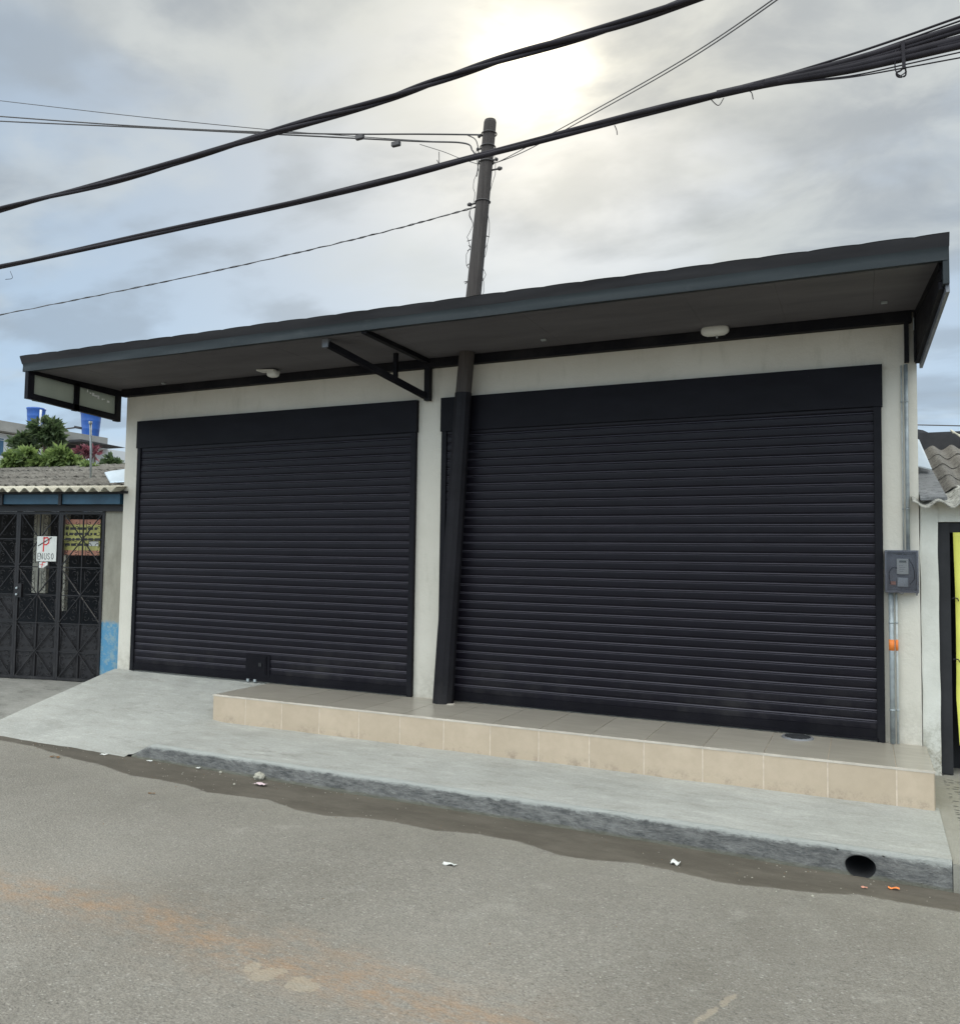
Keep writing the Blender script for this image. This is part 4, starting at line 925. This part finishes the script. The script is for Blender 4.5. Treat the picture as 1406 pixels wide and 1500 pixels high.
q = MB(); P_ = [far(x, y, 30) for x, y in ((1290, 620), (1352, 630), (1363, 635), (1364, 637), (1359, 638), (1359, 660), (1290, 660))]
q.quadbox(P_, (0, 1, 0), 6); q.build('roof', 'fardark', fr_)
wire_r = MB(); wire_r.tube([on(1330, 622, 1, 12), on(1420, 624, 1, 12)], .012, 5); own('overhead_wire', wire_r, 'cable2', 'faint thin wire above the right house roof', 'wire')

# ------------------------------------------------------------------ far left: house, tanks, lamp, vegetation
XW = -24.0
hw = lambda x, y: on(x, y, 0, XW)
fh = empty('white_house', hw(60, 700), 'two storey white house with raw concrete roof slab behind the trees', 'house')
a = hw(-60, 632); b = hw(148, 655)
q = MB(); q.box((XW, a.y-6, 0), (XW-8, hw(93, 700).y, 4.0 if False else hw(40, 640).z)); q.build('wall', 'farwhite', fh)
sz1 = hw(60, 628).z; sz0 = hw(60, 642).z
q = MB(); q.box((XW-9, a.y-8, sz0), (XW+.35, hw(147, 650).y, sz1)); q.build('roof_slab', 'farslab', fh)
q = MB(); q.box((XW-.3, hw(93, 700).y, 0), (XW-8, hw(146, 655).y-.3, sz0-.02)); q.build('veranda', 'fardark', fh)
q = MB(); yy = hw(140, 655).y; q.box((XW-.28, yy, 0), (XW+.02, yy+1.3, sz0-.03)); q.build('veranda_wall', 'farwhite', fh)
q = MB(); q.quadbox([hw(90, 645), hw(150, 656), hw(157, 657.5), hw(90, 648)], (1, 0, 0), .9); q.build('awning', 'fardark', fh)
wn = MB(); a = hw(-14, 638); b = hw(9, 672); wn.box((XW-.05, a.y, b.z), (XW+.012, b.y, a.z)); wf = wn.build('window', 'farwhite', fh)
wn = MB(); wn.box((XW+.014, a.y+.1, b.z+.08), (XW+.02, b.y-.12, (a.z+b.z)/2+.22)); wn.box((XW+.014, a.y+.1, (a.z+b.z)/2+.28), (XW+.02, b.y-.12, a.z-.08)); wn.build('pane', 'farwin', wf)
q = MB(); a = hw(-20, 682); b = hw(18, 700); q.box((XW, a.y, b.z), (XW+.05, b.y, a.z)); q.build('blue_band', 'farwin', fh)
def tank(px0, px1, pt, pb, label, pipe_px=None):
    p0, p1 = on(px0, pt, 0, XW-1.5), on(px1, pt, 0, XW-1.5); cc = far((px0+px1)/2, pt, 1); 
    c_ = (p0+p1)/2; mid = on((px0+px1)/2, (pt+pb)/2, 0, XW-1.5); dist = (mid-CAM).dot(_fw); wr = (px1-px0)/F*dist/2; zt = on((px0+px1)/2, pt, 0, XW-1.5).z; zb = on((px0+px1)/2, pb, 0, XW-1.5).z
    e = empty('water_tank', (mid.x, mid.y, zb), label, 'water tank', 'blue water tanks on the white house')
    q = MB(); n_ = 28; prof = [(0, .80), (.3, .86), (.32, .88), (.34, .87), (.62, .93), (.64, .95), (.66, .94), (.92, .99), (.94, 1.04), (1, 1.04), (1.0, .96), (1.04, .5), (1.05, .0)]
    vs = []
    for t_, r_ in prof:
        for k in range(n_): vs.append((mid.x+wr*r_*math.cos(2*PI*k/n_), mid.y+wr*r_*math.sin(2*PI*k/n_), zb+(zt-zb)*t_))
    q.add(vs, [(i*n_+k, i*n_+(k+1) % n_, (i+1)*n_+(k+1) % n_, (i+1)*n_+k) for i in range(len(prof)-1) for k in range(n_)], 0, 0, True); q.build('body', 'tank', e)
    if pipe_px:
        a_, b_ = far(pipe_px, pt+3, 1), far(pipe_px-1, pb-8, 1)
        d1 = dist-wr*1.25; q = MB(); q.tube([far(pipe_px, pt+2, d1), far(pipe_px-1.5, pb-9, d1)], .035, 8); q.build('filler_pipe', 'farwhite', e)
tank(40, 65, 598, 632, 'blue water tank nearer the left edge with a pale pipe on it', 60)
tank(119, 147, 604, 641, 'blue water tank half hidden by the canopy corner')
q = MB(); a = hw(120, 641); b = hw(148, 641); q.box((XW-2.4, a.y, sz1), (XW-.5, b.y, hw(130, 640).z)); q.build('tank_plinth', 'farslab', fh)
# street lamp
lp = empty('street_lamp', far(86, 700, 19), 'small street lamp on a thin arm between the two water tanks', 'street lamp')
q = MB(); q.tube([far(84, 720, 19), far(84, 640, 19), far(86, 632, 19)], .035, 8); q.build('post', 'cable2', lp)
q = MB(); q.tube([far(86, 632, 19), far(96, 628, 19), far(112, 626, 19)], .018, 8); q.build('arm', 'cable2', lp)
q = MB(); q.bar(far(110, 625.5, 19), far(118.5, 627, 19), .10, .05); q.build('lamp_head', 'fardark', lp)
# steel mast on roof
ms = empty('pipe_mast', far(133, 700, 9.3), 'thin grey pipe mast standing on the old house roof', 'pipe')
q = MB(); q.tube([far(133, 700, 9.3), far(133.4, 660, 9.3), far(132.5, 619, 9.3)], .0125, 8); q.build('pipe', 'galv', ms)
q = MB(); q.tube([far(132.5, 621, 9.3), far(132.5, 617, 9.3)], .019, 8); q.build('cap', 'pvc', ms)

def clumps(name, cl, nleaf, size, mat, seed, trunk=None, droop=.5, label='', cat='tree', group=None):
    """cl: (px, py, radius_px, squash) at a distance"""
    rnd = random.Random(seed); dist = cl['d']; e = empty(name, far(cl['base'][0], cl['base'][1], dist), label, cat, group)
    q = MB()
    for (px_, py_, rp, sq) in cl['c']:
        cc = far(px_, py_, dist); R_ = rp/F*dist; nn = int(nleaf*rp*rp/400)
        sub = [(Vector((rnd.gauss(0, 1), rnd.gauss(0, 1), rnd.gauss(0, 1))).normalized()*R_*rnd.uniform(.35, .95)) for _ in range(14)]
        for i in range(nn):
            s_ = rnd.choice(sub); d_ = Vector((rnd.gauss(0, 1), rnd.gauss(0, 1), rnd.gauss(0, 1))).normalized()*R_*.34*rnd.random()**.4
            p_ = s_+d_; p_.z *= sq; p_.x *= 1.0; pos = cc+p_
            out = (p_+Vector((0, 0, .2*R_))).normalized(); dr = (out+Vector((0, 0, -droop*rnd.random()))+Vector((rnd.uniform(-.4, .4), rnd.uniform(-.4, .4), rnd.uniform(-.4, .4)))).normalized()
            sd = dr.cross(Vector((rnd.gauss(0, 1), rnd.gauss(0, 1), rnd.gauss(0, 1)))).normalized(); l_ = size*rnd.uniform(.6, 1.3); w_ = l_*.22
            nrm = sd.cross(dr)*l_*.08
            q.add([pos, pos+dr*l_*.5+sd*w_+nrm, pos+dr*l_, pos+dr*l_*.5-sd*w_+nrm], [(0,1,2,3)], 0, rnd.random())
    q.build('crown' if cat == 'tree' else 'foliage', mat, e)
    q = MB(); b0 = far(cl['base'][0], cl['base'][1], dist); 
    for (px_, py_, rp, sq) in cl['c']:
        t1 = far(px_, py_, dist); mid = (b0+t1)/2+Vector((.1, 0, -.1)); q.tube(catmull([b0, mid, t1], 6), [.05*(1-.75*k/12) for k in range(13)], 6)
    q.build('trunk' if cat == 'tree' else 'stem', 'trunk', e)
clumps('tree', dict(d=15, base=(66, 745), c=((60, 625, 10, .75), (76, 629, 12, .8), (66, 636, 9, .7), (82, 641, 7, 1.0), (70, 648, 6, 1.4), (33, 644, 10, .6), (44, 651, 11, .6), (27, 653, 7, .5))), 900, .16, 'leaf_dark', 3, label='dark green tufted tree in front of the white house', droop=1.2)
clumps('tree', dict(d=13, base=(78, 745), c=((22, 674, 10, .7), (40, 668, 10, .7), (62, 675, 12, .8), (88, 669, 12, .75), (100, 676, 13, .8), (80, 682, 12, .7), (30, 682, 12, .6), (112, 682, 9, .7), (55, 684, 11, .6))), 1000, .15, 'leaf_light', 4, label='bright light green leafy tree just above the old roof', droop=.9)
clumps('bush', dict(d=24, base=(164, 745), c=((156, 682, 8, .8), (166, 678, 10, .8), (176, 682, 8, .8), (150, 686, 5, .7))), 1100, .16, 'leaf_dark', 6, label='small green bush against the shop wall corner', cat='bush', droop=.5)
clumps('flowering_shrub', dict(d=22, base=(130, 700), c=((120, 660, 7, .5), (130, 663, 7, .6), (139, 666, 6, .6), (126, 667, 5, .5))), 330, .22, 'leaf_pink', 8, label='pink flowering shrub by the white house veranda', cat='shrub', droop=.2)
clumps('bush', dict(d=12.6, base=(134, 745), c=((128, 684, 6, .7), (136, 683, 5, .8), (122, 686, 5, .6))), 900, .09, 'leaf_light', 9, label='little green plant behind the pipe mast', cat='bush', droop=.7)

# ------------------------------------------------------------------ litter
def rock(name, px_, py_, r_, mat, label, cat, seed, flat=.7, group=None):
    p_ = on(px_, py_, 2, -.425); zz_ = zc(p_.x, p_.y); q = MB()
    def fn(u, v):
        a = 2*PI*u; b = -PI/2+PI*v; d_ = Vector((math.cos(b)*math.cos(a), math.cos(b)*math.sin(a), math.sin(b))); k = 1+.35*mn.noise(d_*1.6+Vector((seed, 0, 0)))+.12*mn.noise(d_*5+Vector((seed, 3, 0)))
        return (p_.x+d_.x*r_*k, p_.y+d_.y*r_*k*.8, zz_+r_*flat*.75+d_.z*r_*k*flat)
    q.grid(fn, 20, 12, 0, False); return own(name, q, mat, label, cat, group)
def paper(name, px_, py_, sx_, sy_, mat, label, cat, seed, h=.012):
    p_ = on(px_, py_, 2, -.425); zz_ = zc(p_.x, p_.y)+.006; q = MB(); rnd = random.Random(seed); an = rnd.random()*.6-.3
    def fn(u, v):
        x = (u-.5)*sx_*(1+.25*mn.noise(Vector((v*3, seed, 0)))); y = (v-.5)*sy_*(1+.3*mn.noise(Vector((u*3, seed+5, 0))))
        return (p_.x+x*math.cos(an)-y*math.sin(an), p_.y+x*math.sin(an)+y*math.cos(an), zz_+h*(.5+mn.noise(Vector((u*2.0, v*2.0, seed)))))
    q.grid(fn, 10, 8, 0, False); o = own(name, q, mat, label, cat); md = o.modifiers.new('t', 'SOLIDIFY'); md.thickness = .001; return o
M['pink'] = plain('pink_paper', (.62, .48, .50), .8, var=.15, scale=40)
M['stone'] = plain('stone', (.36, .34, .28), .9, var=.35, scale=25, bump=.5)
M['leafdry'] = plain('dry_leaf', (.16, .09, .04), .8, var=.3, scale=30)
rock('stone', 379, 1143, .042, 'stone', 'beige stone in the gutter against the kerb', 'stone', 1)
rock('pebble', 323, 1134, .012, 'stone', 'small pebble in the gutter left of the beige stone', 'pebble', 2)
rock('pebble', 343, 1152, .010, 'stone', 'tiny pebble on the damp gutter left of the pink paper', 'pebble', 3)
rock('pebble', 1190, 1312, .006, 'stone', 'tiny pebble near the drain pipe mouth', 'pebble', 4)
paper('crumpled_paper', 382, 1153, .085, .05, 'pink', 'crumpled pink paper in front of the beige stone', 'paper', 5, .02)
paper('paper_scrap', 152, 1109, .06, .03, 'white', 'white scrap at the foot of the ramp', 'paper scrap', 6, .006)
paper('paper_scrap', 219, 1118, .05, .02, 'white', 'white scrap by the left end of the kerb', 'paper scrap', 7, .006)
paper('paper_scrap', 291, 1128, .035, .03, 'white', 'little white scrap in the gutter beside the kerb end', 'paper scrap', 8, .01)
paper('paper_scrap', 658, 1273, .075, .03, 'white', 'torn white paper lying on the open road', 'paper scrap', 9, .010)
paper('paper_scrap', 989, 1266, .05, .045, 'white', 'folded white paper on the edge of the damp gutter', 'paper scrap', 10, .022)
paper('wrapper', 1309, 1300, .055, .022, 'orange', 'orange wrapper in the gutter right of the drain pipe', 'wrapper', 11, .012)
paper('wrapper', 1266, 1299, .03, .014, 'clay', 'faded orange wrapper just below the drain pipe', 'wrapper', 12, .008)
paper('dry_leaf', 84, 1115, .055, .02, 'leafdry', 'curled brown leaf on the road below the ramp', 'leaf', 13, .012)
paper('dry_leaf', 76, 1114, .03, .03, 'leafdry', 'small dark leaf touching the curled brown leaf', 'leaf', 14, .01)
paper('dry_leaf', 222, 1169, .05, .012, 'leafdry', 'dark sliver of leaf alone on the dusty road', 'leaf', 15, .006)
rnd = random.Random(44)
q = MB()
for i in range(420):
    x = rnd.uniform(-6.9, .9); yk = float(np.interp(x, ex, ey)); y = -1.63-rnd.random()**1.7*(abs(yk)-1.55) if rnd.random() < .75 else rnd.uniform(-4.8, -1.7)
    r_ = rnd.uniform(.0015, .0045); z = zc(x, y)+r_*.4
    d_ = [(1,0,0), (-1,0,0), (0,1,0), (0,-1,0), (0,0,.8), (0,0,-.8)]
    q.add([(x+a*r_*rnd.uniform(.7, 1.5), y+b*r_*rnd.uniform(.7, 1.5), z+c_*r_) for a, b, c_ in d_], [(0,2,4), (2,1,4), (1,3,4), (3,0,4), (2,0,5), (1,2,5), (3,1,5), (0,3,5)], rnd.choice((0, 0, 0, 1)))
o = q.build('grit', ['stone', 'leafdry']); tag(o, 'fine grit and crumbs scattered along the gutter', 'grit', kind='stuff')

# ------------------------------------------------------------------ world and sun
SUN = Vector((-.306, .790, .532)).normalized()
w = bpy.data.worlds.new('World'); scene.world = w; w.use_nodes = True; nt = w.node_tree; bg = nt.nodes['Background']
N = nt.nodes.new; Lk = nt.links.new
def V(op, a, b=None):
    nd = N('ShaderNodeMath'); nd.operation = op
    for i, v_ in enumerate((a, b)):
        if v_ is None: continue
        if isinstance(v_, (int, float)): nd.inputs[i].default_value = v_
        else: Lk(v_, nd.inputs[i])
    return nd.outputs[0]
def MR(v_, a, b, c_=0, d_=1, sm_=True):
    nd = N('ShaderNodeMapRange'); nd.interpolation_type = 'SMOOTHSTEP' if sm_ else 'LINEAR'; Lk(v_, nd.inputs[0])
    for i, x_ in zip((1, 2, 3, 4), (a, b, c_, d_)): nd.inputs[i].default_value = x_
    return nd.outputs[0]
def MX(f_, a, b, mode='MIX'):
    nd = N('ShaderNodeMix'); nd.data_type = 'RGBA'; nd.blend_type = mode
    for s_, v_ in ((nd.inputs[0], f_), (nd.inputs[6], a), (nd.inputs[7], b)):
        if isinstance(v_, (int, float)): s_.default_value = v_
        elif isinstance(v_, tuple): s_.default_value = (*v_, 1)
        else: Lk(v_, s_)
    return nd.outputs[2]
sky = N('ShaderNodeTexSky'); sky.sky_type = 'NISHITA'; sky.sun_disc = False; sky.sun_elevation = math.radians(31.5); sky.sun_rotation = math.radians(-20.6); sky.dust_density = 3; sky.air_density = 1.2
tc = N('ShaderNodeTexCoord'); sep = N('ShaderNodeSeparateXYZ'); Lk(tc.outputs['Generated'], sep.inputs[0])
zd = V('ADD', V('MAXIMUM', sep.outputs[2], 0), .22); cx_ = V('DIVIDE', sep.outputs[0], zd); cy_ = V('DIVIDE', sep.outputs[1], zd)
cb = N('ShaderNodeCombineXYZ'); Lk(cx_, cb.inputs[0]); Lk(cy_, cb.inputs[1])
def noisew(sc, det, ro, scale3=(1,1,1), loc=(0,0,0), dist=0):
    mp = N('ShaderNodeMapping'); mp.inputs['Scale'].default_value = scale3; mp.inputs['Location'].default_value = loc; Lk(cb.outputs[0], mp.inputs[0])
    nd = N('ShaderNodeTexNoise'); nd.inputs['Scale'].default_value = sc; nd.inputs['Detail'].default_value = det; nd.inputs['Roughness'].default_value = ro; nd.inputs['Distortion'].default_value = dist
    Lk(mp.outputs[0], nd.inputs['Vector']); return nd.outputs['Fac']
n1 = noisew(1.1, 6, .52, (1, 1.5, 1), (3.3, 1.2, 0), .3); n2 = noisew(3.2, 7, .55, (1, 1.3, 1), (1.7, 5.2, 0), .4); n3 = noisew(2.0, 7, .5, (1, 1.4, 1), (8.1, 2.4, 0), .2)
dv = N('ShaderNodeVectorMath'); dv.operation = 'DOT_PRODUCT'; nrm = N('ShaderNodeVectorMath'); nrm.operation = 'NORMALIZE'; Lk(tc.outputs['Generated'], nrm.inputs[0]); Lk(nrm.outputs[0], dv.inputs[0]); dv.inputs[1].default_value = SUN
dot = dv.outputs['Value']
blue = MX(MR(sep.outputs[2], 0, .55), (5.3, 6.7, 8.1), (3.9, 5.0, 6.3))
blue = MX(.12, blue, sky.outputs[0])
grey = MX(MR(n2, .36, .64), (3.7, 4.15, 4.6), (6.3, 6.65, 6.6))
hi = MR(sep.outputs[2], .12, .62)
cov = MR(V('ADD', n1, V('MULTIPLY', hi, .17)), .53, .68)
col = MX(V('MULTIPLY', cov, .85), blue, grey)
col = MX(V('MULTIPLY', MR(n3, .52, .68), .5), col, (6.8, 7.2, 7.2))
col = MX(V('MULTIPLY', MR(n3, .50, .36), .55), col, (3.4, 3.9, 4.4))
# light round the veiled sun
g1 = V('POWER', V('MAXIMUM', dot, 0), 15); g2 = V('POWER', V('MAXIMUM', dot, 0), 55); g3 = V('POWER', V('MAXIMUM', dot, 0), 800)
nm = MR(n2, .38, .62, .45, 1.35)
lowt = MX(MR(sep.outputs[2], .12, .50), (.90, .985, 1.075), (1, 1, 1)); col = MX(1.0, col, lowt, 'MULTIPLY')
col = MX(V('MULTIPLY', g1, .45), col, (7.0, 6.7, 5.75))
glow = MX(1.0, (0, 0, 0), (1, .89, .62))
amt = V('MULTIPLY', V('ADD', V('MULTIPLY', g2, 2.0), V('MULTIPLY', g3, 16.0)), nm)
sc_ = N('ShaderNodeVectorMath'); sc_.operation = 'SCALE'; Lk(glow, sc_.inputs[0]); Lk(amt, sc_.inputs['Scale'])
col = MX(1.0, col, sc_.outputs[0], 'ADD')
# unseen sky behind the viewer and overhead boosted, added to light facade and ground
bk = V('ADD', 1.0, V('ADD', V('MULTIPLY', MR(sep.outputs[1], .12, -.6, 0, 3.9), MR(sep.outputs[2], .02, .6, .28, 1)), MR(sep.outputs[2], .62, .95, 0, 3.4)))
s2 = N('ShaderNodeVectorMath'); s2.operation = 'SCALE'; Lk(col, s2.inputs[0]); Lk(bk, s2.inputs['Scale'])
warm = MX(MR(bk, 1.0, 2.2), (1, 1, 1), (1.04, .985, .91)); Lk(MX(1.0, s2.outputs[0], warm, 'MULTIPLY'), bg.inputs[0]); bg.inputs[1].default_value = .1
sl_ = bpy.data.lights.new('sun', 'SUN'); so = bpy.data.objects.new('sun', sl_); C.objects.link(so); so.rotation_euler = SUN.to_track_quat('Z', 'Y').to_euler()
sl_.energy = 1.5; sl_.angle = math.radians(24); sl_.color = (1, .95, .86)
scene.view_settings.view_transform = 'Standard'; scene.view_settings.look = 'None'; scene.view_settings.gamma = 1; scene.view_settings.exposure = 0
scene.render.resolution_x = 959; scene.render.resolution_y = 1024
